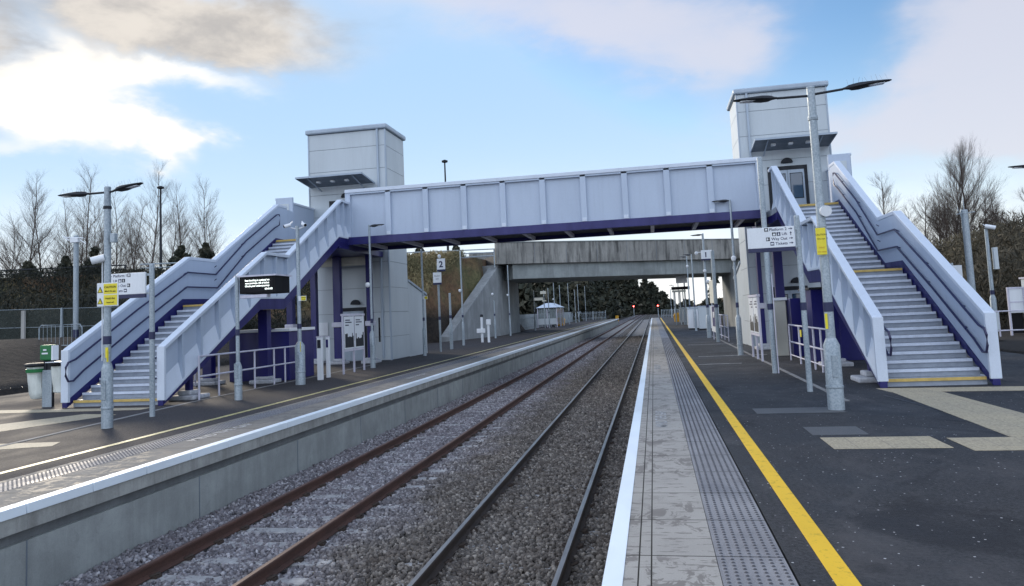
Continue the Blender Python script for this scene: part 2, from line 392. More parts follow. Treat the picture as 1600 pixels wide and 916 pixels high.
cc = k.ramp(f, [(.3,(.13,.13,.14)),(.7,(.32,.32,.33))]); cc = k.mix(.35, cc, k.ramp(g, [(.35,(.07,.07,.08)),(.65,(.40,.40,.43))]))
cc = k.mix(k.rng(w,.5,.68,0,.5), cc, (.07,.07,.085)); cc = k.mix(joint, cc, (.02,.02,.02))
M['stud'] = dirty('worn_stud', (.085,.085,.095), .6, .7, 9, False)
M['tactile'] = k.out(cc, k.rng(w,.4,.65,.75,.45), 0, g, .3, .004, spec=.3)
k = NM('buff_tactile'); f = k.noise(2.0, 6, .6); g = k.noise(40, 4, .7, (1,.35,1))
br = k.n('ShaderNodeTexBrick'); k.l(k.tc.outputs['Object'], br.inputs[0]); br.inputs['Scale'].default_value = 1.0
br.offset = 0; br.inputs['Brick Width'].default_value = .4; br.inputs['Row Height'].default_value = .4; br.inputs['Mortar Size'].default_value = .006
br.inputs['Color1'].default_value = (.44,.37,.24,1); br.inputs['Color2'].default_value = (.37,.32,.215,1); br.inputs['Mortar'].default_value = (.14,.13,.11,1)
cc = k.mix(k.rng(f,.4,.7,0,.5), br.outputs['Color'], (.25,.225,.175)); cc = k.mix(.45, cc, k.ramp(g, [(.35,(.18,.165,.13)),(.65,(.56,.49,.36))]))
M['buff'] = k.out(cc, .75, 0, g, .4, .005)
def road_paint(name, c, wear):
    k = NM(name); f = k.noise(7, 6, .7); g = k.noise(60, 3, .7); e2 = k.noise(1.2, 4, .6, (1,.4,1))
    cr_ = k.noise(22, 6, .8); f = k.math('ADD', k.math('MULTIPLY', f, .6), k.math('MULTIPLY', cr_, .4)); cc = k.mix(k.rng(f, wear-.09, wear, 0, .75), c, tuple(x*.35 for x in c)); cc = k.mix(k.rng(e2,.4,.75,0,.35), cc, tuple(x*.6 for x in c))
    return k.out(cc, .55, 0, g, .25, .003)
M['ypaint'] = road_paint('yellow_line_paint', (.85,.53,.015), .62)
M['ypaint_l'] = road_paint('faded_yellow_paint', (.55,.49,.20), .55)
M['wpaint'] = road_paint('white_edge_paint', (.80,.88,.94), .74)
M['letter_paint'] = road_paint('white_letter_paint', (.62,.62,.62), .5)
M['kerb'] = concrete('edging_concrete', (.24,.24,.24), (.12,.12,.12), 2, .5)
# ground
k = NM('soil'); f = k.noise(.8, 7, .65); g = k.noise(14, 5, .7)
cc = k.mix(.5, k.ramp(f, [(.3,(.018,.015,.014)),(.7,(.040,.032,.027))]), k.ramp(g, [(.35,(.008,.007,.007)),(.7,(.065,.050,.040))]))
M['soil'] = k.out(cc, .95, 0, g, .8, .08)
k = NM('rough_ground'); f = k.noise(.22, 7, .65); g = k.noise(3.5, 6, .72); hgt = k.n('ShaderNodeSeparateXYZ'); k.l(k.tc.outputs['Object'], hgt.inputs[0])
grass = k.ramp(g, [(.3,(.06,.065,.030)),(.55,(.14,.13,.06)),(.75,(.22,.19,.10))])
bracken = k.ramp(g, [(.3,(.08,.05,.03)),(.7,(.22,.13,.07))])
cc = k.mix(k.rng(f,.42,.58), grass, bracken)
lowf = k.rng(k.math('ADD', hgt.outputs[2], k.math('MULTIPLY', k.math('SUBTRACT', f, .5), 1.5)), 1.9, 3.1)
cc = k.mix(lowf, k.ramp(g, [(.35,(.010,.009,.008)),(.7,(.045,.035,.028))]), cc)
M['ground'] = k.out(cc, .95, 0, g, 1.0, .25)
k = NM('road_surface'); g = k.noise(60, 3, .7); M['road'] = k.out(k.ramp(g, [(.35,(.04,.04,.042)),(.7,(.07,.07,.075))]), .8, 0, g, .4, .004)
def bark(name, a, b_):
    k = NM(name); f = k.noise(6, 5, .65, (1,1,.3)); return k.out(k.ramp(f, [(.35,a),(.65,b_)]), .9, 0, f, .4, .02)
M['bark'] = bark('grey_bark', (.045,.038,.034), (.12,.10,.09)); M['twig'] = bark('twig_bark', (.050,.038,.032), (.105,.08,.066))
def leaf(name, a, b_, c_):
    k = NM(name); at = k.n('ShaderNodeAttribute', attribute_name='tone'); return k.out(k.ramp(at.outputs['Fac'], [(0,a),(.5,b_),(1,c_)]), .8)
M['needle'] = leaf('conifer_needles', (.012,.017,.012), (.030,.036,.022), (.075,.070,.045))
M['hedge'] = leaf('dark_hedge', (.006,.009,.006), (.016,.020,.012), (.045,.042,.026))
M['scrub'] = leaf('winter_scrub', (.030,.028,.018), (.075,.062,.038), (.15,.125,.075))
M['grass'] = leaf('rough_grass', (.09,.09,.045), (.24,.20,.10), (.40,.29,.15))
k = NM('timber'); f = k.noise(3, 6, .7, (1,1,.15)); M['timber'] = k.out(k.ramp(f, [(.3,(.20,.20,.19)),(.7,(.42,.42,.40))]), .8, 0, f, .3, .01)
k = NM('fence_mesh'); tr = k.n('ShaderNodeBsdfTransparent'); mx = k.n('ShaderNodeMixShader'); mx.inputs[0].default_value = .42
k.b.inputs['Base Color'].default_value = (.03,.045,.040,1); k.l(tr.outputs[0], mx.inputs[1]); k.l(k.b.outputs[0], mx.inputs[2])
k.l(mx.outputs[0], k.t.nodes['Material Output'].inputs[0]); M['fence_mesh'] = k.m

# ================================================================== SETTING
TZ = -.92          # top of rail
# road axis (skewed) for the embankment and the over-bridge
AX = Vector((-14.2, 68.5)); BX = Vector((8.0, 80.5)); rd = (BX-AX).normalized(); rn = Vector((-rd.y, rd.x))
xs = np.unique(np.concatenate([np.arange(-2000,-200,100), np.arange(-200,-80,8), np.arange(-80,70,1.0), np.arange(70,200,8), np.arange(200,2001,100)]))
ys = np.unique(np.concatenate([np.arange(-300,-20,20), np.arange(-20,130,1.0), np.arange(130,300,6), np.arange(300,3001,90)]))
X, Y = np.meshgrid(xs, ys, indexing='ij')
def ss(t): t = np.clip(t, 0, 1); return t*t*(3-2*t)
def vnoise(x, y, s, seed):
    r = np.random.default_rng(seed); T = r.random((64,64)); u = x/s; w = y/s; i = np.floor(u).astype(int); j = np.floor(w).astype(int)
    a = ss(u-i); b = ss(w-j); g = lambda p,q: T[p%64, q%64]
    return (g(i,j)*(1-a)+g(i+1,j)*a)*(1-b) + (g(i,j+1)*(1-a)+g(i+1,j+1)*a)*b - .5
def ground_z(X, Y):
    d = np.abs((X-AX.x)*rn.x + (Y-AX.y)*rn.y)
    tt = (X-AX.x)*rd.x + (Y-AX.y)*rd.y
    emb = 7.0 - .026*np.clip(-tt,0,60) - np.clip((d-6.5)/1.3, 0, 99)
    left = ss((-X-19.6)/7)*1.45 + ss((-X-30)/30)*1.0
    right = ss((X-14.5)/8)*.5 + ss((X-19)/16)*5.0*ss((Y-12)/30)
    base = np.where(X < -3, left, right) + .6*vnoise(X,Y,9,1)*ss((np.abs(X+3)-17)/6)
    z = np.maximum(base, np.where((X < -17.0+2.1*ss((Y-55)/9)) | (X > 8.4), np.maximum(emb, -1.3), -9))
    corr = (X > -17.0+2.1*ss((Y-55)/9)) & (X < 8.4)
    z = np.where(corr, -1.32, z)
    plat = (X > -20.5) & (X < -6) & (Y < 41) | (X > -16.4) & (X < -6) & (Y < 52) | (X > 0) & (X < 11) & (Y < 60)
    z = np.where(plat, np.minimum(z, -1.3), z)
    far = ss((np.hypot(X,Y)-400)/400); return z*(1-far) + far*(-1.3)
Z = ground_z(X, Y)
nx, ny = X.shape; idx = np.arange(nx*ny).reshape(nx,ny)
F = np.stack([idx[:-1,:-1], idx[1:,:-1], idx[1:,1:], idx[:-1,1:]], -1).reshape(-1,4)
o = arr_mesh('ground', np.stack([X,Y,Z],-1).reshape(-1,3), F, M['ground'], smooth=True); tagp(o, kind='structure')

def S(name, mb, mats, **kw): return tagp(mb.build(name, mats, **kw), kind='structure')
# ballast bed under the stones
S('ballast_bed', MB().box(-6.93,-.46,-20,138,-1.5,-1.15).box(-9,2.2,138,420,-1.5,-1.15), M['ballast_bed'])
# right platform
S('right_platform', MB().prism([(.84,-20),(10.4,-20),(10.6,30),(13,31),(13,37),(7.8,45),(7.4,62),(5.2,66),(5.0,138),(.84,138)], 'z', -1.6, 0.0), M['asphalt'])
S('right_platform_wall', MB().box(-.35,.839,-20,138,-1.6,-.252), M['wall_conc'])
S('right_coping', MB().box(-.45,.34,-20,138,-.25,0), M['slab'])
S('right_white_edge', MB().box(-.455,-.318,-20,138,-.09,.004), M['wpaint'])
def domes(x0, cols, y0, y1, pitch):
    n = 8; t = np.arange(n)*2*np.pi/n; rows = int((y1-y0)/pitch)
    ring1 = np.stack([np.cos(t)*.0165, np.sin(t)*.0165, np.full(n,-.001)],-1); ring2 = np.stack([np.cos(t)*.009, np.sin(t)*.009, np.full(n,.0065)],-1)
    base = np.concatenate([ring1, ring2])
    f = [(i,(i+1)%n,n+(i+1)%n,n+i) for i in range(n)] + [(n,n+1,n+2,n+3),(n,n+3,n+4,n+7),(n+4,n+5,n+6,n+7)]
    c = np.stack(np.meshgrid(x0+np.arange(cols)*pitch, y0+np.arange(rows)*pitch, indexing='ij'),-1).reshape(-1,2)
    V = (base[None] + np.concatenate([c, np.full((len(c),1), .0)],1)[:,None,:]).reshape(-1,3)
    F = (np.array(f)[None] + (np.arange(len(c))*2*n)[:,None,None]).reshape(-1,4); return V, F
o = S('right_tactile_strip', MB().box(.345,.822,-20,138,-.25,.001), M['tactile'])
V, F = domes(.385, 7, 4, 46, .0667); V[:,2] += .001; tagp(arr_mesh('right_tactile_studs', V, F, M['stud'], smooth=True), kind='structure')
S('right_yellow_line', MB().box(1.06,1.212,-20,136,-.02,.004), M['ypaint'])
S('right_edging', MB().box(3.30,3.40,14.5,46,-.05,.010), M['kerb'])
# white and buff markings on the right platform
bm_ = MB().box(2.10,3.46,9.93,10.74,-.05,.005).box(3.62,9.2,9.74,10.6,-.05,.005)
bm_.prism([(4.36,16.40),(4.45,15.72),(9.8,15.2),(9.8,15.9)], 'z', -.05, .005)
bm_.prism([(4.47,15.71),(5.32,15.63),(5.47,10.61),(4.38,10.61)], 'z', -.05, .005)
S('buff_tactile_paving', bm_, M['buff'])
S('asphalt_patch', MB().box(2.05,2.78,10.95,11.65,-.05,.004).box(1.6,3.0,13.1,13.75,-.05,.004), M['patch'])
S('asphalt_seams', MB().prism([(4.15,15.2),(4.22,15.2),(4.95,9.4),(4.86,9.4)], 'z', -.02, .0035).prism([(4.86,9.4),(4.95,9.4),(6.3,4),(6.2,4)],'z',-.02,.0035).prism([(1.25,13.1),(3.0,13.02),(3.0,13.05),(1.25,13.14)],'z',-.02,.0035), M['seam_tar'])
S('white_line_marks', MB().box(1.5,3.9,27.9,28.0,-.02,.004).box(1.5,3.6,36.5,36.6,-.02,.004).box(1.3,2.6,24.2,24.28,-.02,.004), M['letter_paint'])
# left platform
S('left_platform', MB().prism([(-8.42,-20),(-8.42,149),(-14.6,149),(-14.6,79),(-13.4,78.9),(-13.4,64),(-15.6,54),(-16.6,46),(-18,40),(-20.4,30),(-20.6,-20)], 'z', -1.6, 0.0), M['asphalt_l'])
S('left_platform_wall', MB().box(-8.3,-7.02,-20,149,-1.6,-.42), M['wall_conc'])
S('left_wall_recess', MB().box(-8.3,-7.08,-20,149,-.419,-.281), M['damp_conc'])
S('left_coping_side', MB().box(-8.3,-6.96,-20,149,-.28,-.106), M['cop_conc'])
S('left_coping', MB().box(-8.41,-7.10,-20,149,-.105,0), M['slab_l'])
wj = MB()
y = -19.5
while y < 149: wj.box(-7.099,-6.935,y,y+.976,-.105,.004); y += .99
S('left_white_edge', wj, M['wpaint'], bevel=.006)
pj = MB(); y = -15.1
while y < 149: pj.box(-7.0195,-7.014,y,y+.016,-1.6,-.42); y += 3.2
S('left_wall_joints', pj, M['seam'])
S('left_tactile_strip', MB().box(-8.26,-7.80,-20,149,-.02,.0035), M['tactile'])
V, F = domes(-8.23, 7, 6, 40, .0667); V[:,2] += .0035; tagp(arr_mesh('left_tactile_studs', V, F, M['stud'], smooth=True), kind='structure')
S('left_yellow_line', MB().box(-8.95,-8.83,-20,147,-.02,.004), M['ypaint_l'])
S('left_edging', MB().prism([(-11.0,-5),(-11.12,-5),(-11.12,11),(-11.72,18),(-11.72,30),(-11.62,30),(-11.62,18),(-11.0,11)], 'z', -.05, .010), M['kerb'])
mk = MB().prism([(-20,7.6),(-12.9,12.2),(-12.0,14.9),(-13.0,15.1),(-14.2,13.0),(-20,9.2)], 'z', -.05, .005).prism([(-16,8.8),(-10.0,10.9),(-10.2,11.3),(-11.3,11.2),(-16,10.4)], 'z', -.05, .0045)
mk.prism([(-17.5,15.6),(-12.0,15.7),(-12.0,16.1),(-17.5,16.3)], 'z', -.05, .0055)
S('left_paving_marks', mk, M['buff'])
def floor_text(s, size, loc, rz, name='painted_words'):
    o = text(s, size, M['letter_paint'], None, loc, (0,0,rz), 'LEFT', .004, name, .0008); tagp(o, kind='structure')
for y_ in (11.85, 22.9, 34): floor_text('MIND THE GAP', .26, (.10,y_,.003), R_(90))
floor_text('MIND THE GAP', .27, (-7.55,11.2,.003), R_(90)); floor_text('MIND THE GAP', .27, (-7.55,22.2,.003), R_(90))
# soil strips behind the platforms
S('soil', MB().prism([(-20.6,-20),(-20.4,30),(-17,40),(-15.9,54),(-24,54),(-32,30),(-32,-20)], 'z', -1.5, -.02), M['soil'])
S('drain_cover', MB().box(6.2,6.8,8.6,9.2,-.02,.006), M['dark'])
# road on the embankment
def roadpt(t, w): p = AX + rd*t + rn*w; return (p.x, p.y)
S('road', MB().add([(*roadpt(-60,-5),5.46),(*roadpt(-5,-5),6.9),(*roadpt(-5,5),6.9),(*roadpt(-60,5),5.46),(*roadpt(-60,-5),5.5),(*roadpt(-5,-5),7.04),(*roadpt(-5,5),7.04),(*roadpt(-60,5),5.5)],[(0,3,2,1),(4,5,6,7),(0,1,5,4),(1,2,6,5),(2,3,7,6),(3,0,4,7)]).prism([roadpt(29,-5), roadpt(160,-5), roadpt(160,5), roadpt(29,5)], 'z', 6.9, 7.06), M['road'])

# ---- loose ballast stones
def rock_variants(n):
    p = (1+5**.5)/2
    v = np.array([(-1,p,0),(1,p,0),(-1,-p,0),(1,-p,0),(0,-1,p),(0,1,p),(0,-1,-p),(0,1,-p),(p,0,-1),(p,0,1),(-p,0,-1),(-p,0,1)],float); v /= np.linalg.norm(v[0])
    f = np.array([(0,11,5),(0,5,1),(0,1,7),(0,7,10),(0,10,11),(1,5,9),(5,11,4),(11,10,2),(10,7,6),(7,1,8),(3,9,4),(3,4,2),(3,2,6),(3,6,8),(3,8,9),(4,9,5),(2,4,11),(6,2,10),(8,6,7),(9,8,1)])
    return [v*(.72+.56*rng.random((12,1)))*np.array([1,.6+.35*rng.random(),.5+.3*rng.random()]) for _ in range(n)], f
RV, RF = rock_variants(10)
def scatter(y0, y1, dens, r0, r1, keep):
    n = int((y1-y0)*6.5*dens); x = rng.uniform(-6.98,-.48,n); y = rng.uniform(y0,y1,n); m = keep(x,y); x, y = x[m], y[m]; n = len(x)
    s = rng.uniform(r0, r1, n); q = rng.normal(size=(n,4)); q /= np.linalg.norm(q,axis=1)[:,None]
    w,a,b,c_ = q.T
    Rr = np.stack([1-2*(b*b+c_*c_),2*(a*b-c_*w),2*(a*c_+b*w),2*(a*b+c_*w),1-2*(a*a+c_*c_),2*(b*c_-a*w),2*(a*c_-b*w),2*(b*c_+a*w),1-2*(a*a+b*b)],-1).reshape(n,3,3)
    base = np.array(RV)[rng.integers(0,len(RV),n)]
    zt = -1.105 + .05*ss((-6.25-x)/.5) + .035*vnoise(x,y,.5,3) + .022*(x>-3.4)
    z = zt + rng.uniform(-.02,.022,n)
    V = np.einsum('nij,nkj->nki', Rr, base)*s[:,None,None] + np.stack([x,y,z],-1)[:,None,:]
    return V.reshape(-1,3), (RF[None]+(np.arange(n)*12)[:,None,None]).reshape(-1,3), np.repeat(np.clip(rng.normal(.45,.24,n),0,1),12)
SL = .65
def keep(x, y):
    fy = np.abs(((y/SL)%1)-.5)*SL; onsl = (fy < .115)
    leftt = (np.abs(x+5.355) < 1.27); cover = vnoise(x,y,1.1,5)
    outer = x > -4.52
    drop = leftt & onsl & (rng.random(len(x)) < np.where(outer, np.where(cover > .12, .4, .97), np.where(cover > -.08, .22, .80)))
    rails = (np.abs(x+4.60)<.085)|(np.abs(x+6.11)<.085)|(np.abs(x+1.165)<.085)|(np.abs(x+2.67)<.085)
    r2 = (np.abs(x+1.92) < 1.27) & onsl & (rng.random(len(x)) < np.where(cover > .2, .45, .05))
    return ~drop & ~rails & ~r2
Vs, Fs, Ts = [], [], []; off = 0
for a_ in ((5.5,16,1050,.024,.045),(16,26,700,.028,.048),(26,44,400,.032,.055),(44,80,160,.04,.065)):
    V, F, T = scatter(*a_[:3], *a_[3:], keep); Vs.append(V); Fs.append(F+off); Ts.append(T); off += len(V)
o = arr_mesh('ballast', np.concatenate(Vs), np.concatenate(Fs), M['stone'], tone=np.concatenate(Ts))
tagp(o, 'loose grey and brown ballast stones between the two platforms', 'ballast', kind='stuff')
#@@OBJECTS
# ================================================================== TRACKS
def track(name, label, xc, head, web, dusty, group):
    t = thing(name, label, 'railway track', (xc, 8, TZ), 0, group)
    for sgn in (-1, 1):
        x = xc + sgn*.7525
        prof = [(-.07,-.155),(.07,-.155),(.07,-.143),(.012,-.120),(.010,-.045),(.035,-.035),(.036,-.008),(.028,0),(-.028,0),(-.036,-.008),(-.035,-.035),(-.010,-.045),(-.012,-.120),(-.07,-.143)]
        m = MB().prism([(x+p[0], TZ+p[1]) for p in prof], 'y', 2, 420)
        top = MB().box(x-.027, x+.027, 2, 420, TZ+.0005, TZ+.003)
        r = m.build('rail', web, t); top.build('rail_head', head, r)
    def sl(y, wide=1.26):
        m = MB(); m.prism([(y-.135,TZ-.30),(y+.135,TZ-.30),(y+.115,TZ-.165),(y-.115,TZ-.165)], 'x', xc-wide, xc+wide); return m
    proto = sl(.325 + .65*8).build('sleeper', M['sleeper'], t, bevel=.012)
    yb = .325+.65*8; cl = []
    for sgn in (-1, 1):
        for s2 in (-1, 1):
            x = xc + sgn*.7525 + s2*.085; m = MB()
            m.tube([(x-s2*.03,yb-.045,TZ-.14),(x+s2*.035,yb-.02,TZ-.115),(x+s2*.04,yb+.03,TZ-.12),(x-s2*.02,yb+.05,TZ-.138)], .019, 5)
            m.box(x-.045,x+.06,yb-.05,yb+.05,TZ-.165,TZ-.13)
            cl.append(m.build('rail_clip', M['rust_dark'], proto))
    for i in range(9, 80):
        c = proto.copy(); COL.objects.link(c); c.parent = t; c.location = (0,.65*(i-8),0)
        if i < 33:
            for q_ in cl: d = q_.copy(); COL.objects.link(d); d.parent = c
    rest = MB()
    for i in range(80, 300): y = .325+.65*i; rest.box(xc-1.26,xc+1.26,y-.12,y+.12,TZ-.28,TZ-.168)
    tagp(rest.build('distant_sleepers', M['sleeper'], t), kind='stuff')
    return t
track('railway_track', 'left track with rust brown rails and clean pale concrete sleepers beside the left platform', -5.355, M['rust_head'], M['rust'], False, 'railway tracks')
track('railway_track', 'right track with dark rails, worn shiny heads and brown buried sleepers beside the right platform', -1.917, M['rail_head'], M['rust_dark'], True, 'railway tracks')

# ================================================================== ROAD BRIDGE
rb = thing('road_bridge', 'weathered grey concrete road bridge crossing the railway behind the footbridge', 'road bridge', (AX.x, AX.y, 0))
def skew_box(mb, t0, t1, w0, w1, z0, z1, m=0): return mb.prism([roadpt(t0,w0), roadpt(t1,w0), roadpt(t1,w1), roadpt(t0,w1)], 'z', z0, z1, m)
par = skew_box(MB(), -1.6, 30, -4.8, -4.45, 6.28, 8.18).build('parapet', M['bridge_conc'], rb, bevel=.02)
skew_box(MB(), -1.65, 30.05, -4.86, -4.40, 8.182, 8.27).build('coping', M['girder_conc'], par, bevel=.01)
par2 = skew_box(MB(), -1.6, 30, 4.45, 4.8, 6.28, 8.18).build('parapet', M['bridge_conc'], rb)
jm = MB()
for t_ in np.arange(2.0, 29, 3.05): skew_box(jm, t_, t_+.03, -4.806, -4.7, 6.29, 8.17)
jm.build('joint', M['seam'], par)
skew_box(MB(), 0, 28.6, -4.4, 4.4, 4.95, 6.279).build('girder', M['girder_conc'], rb, bevel=.03)
skew_box(MB(), -1.5, 29.9, -4.44, 4.44, 6.3, 7.1).build('deck', M['road'], rb)
MB().prism([(-15.4,65.0),(-13.35,64.3),(-13.35,74.0),(-16.5,74.0)], 'z', -1.5, 6.27).build('abutment', M['abut_conc'], rb, bevel=.02)
MB().prism([(7.6,76.2),(9.9,77.0),(9.9,86),(7.6,84.5)], 'z', -1.5, 6.27).build('abutment', M['abut_conc'], rb, bevel=.02)
w = MB(); a0, a1, b0, b1 = (-15.5,55.2), (-16.3,55.4), (-13.36,64.28), (-14.3,64.7)
w.add([(*a0,-1.5),(*b0,-1.5),(*b1,-1.5),(*a1,-1.5),(*a0,.35),(*b0,6.1),(*b1,6.1),(*a1,.35)], [(0,3,2,1),(4,5,6,7),(0,1,5,4),(1,2,6,5),(2,3,7,6),(3,0,4,7)])
w.build('wing_wall', M['abut_conc'], rb, bevel=.02)
w = MB(); a0, a1, b0, b1 = (9.0,66.5), (9.5,66.5), (7.62,76.18), (8.2,76.4)
w.add([(*a0,-1.5),(*b0,-1.5),(*b1,-1.5),(*a1,-1.5),(*a0,.35),(*b0,6.1),(*b1,6.1),(*a1,.35)], [(0,1,2,3),(7,6,5,4),(4,5,1,0),(5,6,2,1),(6,7,3,2),(7,4,0,3)])
w.build('wing_wall', M['abut_conc'], rb)
# road barriers on the embankment
def barrier(label, t0, t1, w_):
    p0 = roadpt(t0, w_); b = thing('road_barrier', label, 'road barrier', (p0[0], p0[1], 7), 0, 'steel barriers beside the road')
    dz = lambda t: -.026*max(0,-t) - .35
    for z in (7.45, 7.75, 8.05):
        q = roadpt(t1, w_); MB().tube([(*p0, z+dz(t0)), (*q, z+dz(t1))], .055, 6).build('rail', M['galv'] if t0 > -20 else M['dark'], b)
    t_ = t0
    while t_ > t1:
        q = roadpt(t_, w_); MB().box(q[0]-.05,q[0]+.05,q[1]-.05,q[1]+.05,6.4+dz(t_),8.08+dz(t_)).build('barrier_post', M['galv'] if t0 > -20 else M['dark'], b); t_ -= 3.2
barrier('grey steel road barrier on the embankment left of the concrete bridge', -1.7, -30, -4.6)
barrier('long grey road barrier on the far side of the embankment road', -1.7, -70, 4.6)
barrier('grey barrier along the hedge bank at the far left of the photo', -31, -80, -4.6)

# ================================================================== FOOTBRIDGE SPAN
fb = thing('footbridge', 'pale lavender steel footbridge span with indigo underside crossing both tracks', 'footbridge', (-3.9, 29.5, 0))
XL, XR = -12.08, 4.22
def span_parapet(y0, s):
    p = MB().box(XL+.05, XR-.05, min(y0+s*.11,y0+s*.14), max(y0+s*.11,y0+s*.14), 5.24, 7.06).build('parapet', M['panel'], fb)
    MB().box(XL, XR, min(y0-s*.03,y0+s*.20), max(y0-s*.03,y0+s*.20), 7.06, 7.20).build('parapet_cap', M['panel_cap'], p, bevel=.012)
    for x in [XL+.11] + [-10.25+1.575*i for i in range(9)] + [XR-.11]:
        MB().box(x-.11, x+.11, min(y0,y0+s*.108), max(y0,y0+s*.108), 5.25, 7.058).build('rib', M['panel'], p, bevel=.008)
    MB().box(XL+.22, XR-.22, min(y0,y0+s*.108), max(y0,y0+s*.108), 6.99, 7.057).build('top_rail', M['panel'], p)
    return p
sp_ = span_parapet(28.08, 1); span_parapet(31.02, -1)
for x in [XL+.11] + [-10.25+1.575*i for i in range(9)] + [XR-.11]:
    m = MB()
    m.box(x-.085,x+.085,28.066,28.079,5.255,5.40)
    m.build('fixing_plate', M['panel_cap'], sp_, bevel=.003)
for yy in (28.05, 30.92):
    MB().box(XL, XR, yy-.03, yy+.13, 4.93, 5.239).build('girder', M['purple'], fb, bevel=.01)
MB().box(XL, XR, 28.19, 30.88, 5.08, 5.2).build('deck', M['dark'], fb)
for i in range(10):
    x = -11.4+1.65*i; MB().box(x-.07, x+.07, 28.2, 30.87, 4.94, 5.07).build('cross_beam', M['rail_white'], fb)
# landings at both ends
def landing(x0, x1, xo0, xo1, s):
    MB().prism([(x0,27.12),(x1,27.12),(x1,28.0),(xo1,28.9),(xo1,32.38),(xo0,32.38),(xo0,28.9),(x0,28.0)], 'z', 5.0, 5.2).build('landing_floor', M['tread'], fb)
    MB().prism([(x0,27.15),(x1,27.15),(x1,28.0),(xo1,28.93),(xo1,32.3),(xo0,32.3),(xo0,28.93),(x0,28.0)], 'z', 4.74, 4.998).build('landing_beam', M['purple'], fb, bevel=.01)
    xo = xo0 if s < 0 else xo1; xi = x0 if s < 0 else x1
    a, b_ = sorted((xo, xi))
    MB().box(a-.02*(s>0), b_+.02*(s<0), 28.86, 28.96, 5.21, 7.22).build('landing_screen', M['panel'], fb, bevel=.01)
    MB().box(a+.14, b_-.14, 28.835, 28.859, 5.5, 6.95).build('screen_panel', M['clad'], fb)
    q = MB().box(xo-.05, xo+.05, 28.97, 32.38, 5.21, 7.16).build('landing_parapet', M['panel'], fb)
    MB().box(xo-.09, xo+.09, 28.97, 32.38, 7.162, 7.25).build('parapet_cap', M['panel_cap'], q, bevel=.01)
    MB().box(xi-.05, xi+.05, 28.12, 28.85, 5.21, 6.60).build('landing_parapet', M['panel'], fb)
landing(-14.8, -11.95, -15.55, -12.1, -1)
landing(4.44, 6.72, 4.25, 7.47, 1)
for x, y, w_, band in ((-13.75,30.9,.17,1),(-12.25,30.9,.11,1),(-14.45,27.9,.13,1),(-15.2,31.6,.13,0),(4.98,31.0,.17,1),(4.25,31.0,.08,1),(6.7,31.0,.13,0),(6.5,27.9,.13,0)):
    c_ = MB().box(x-w_,x+w_,y-w_*.02-.13,y+.13,0,4.738).build('column', M['purple'], fb, bevel=.008)
    if band: MB().box(x-w_-.06,x+w_+.06,y-.2,y+.2,1.62,1.84).build('padding', M['rail_white'], c_, bevel=.02)
    MB().box(x-.35,x+.35,y-.35,y+.35,0,.13).box(x-.22,x+.22,y-.22,y+.22,.131,.24).build('pad', M['pad'], c_, bevel=.03)
MB().box(-15.3,-12.3,31.25,31.4,4.35,4.735).build('fascia', M['offwhite'], fb, bevel=.01)

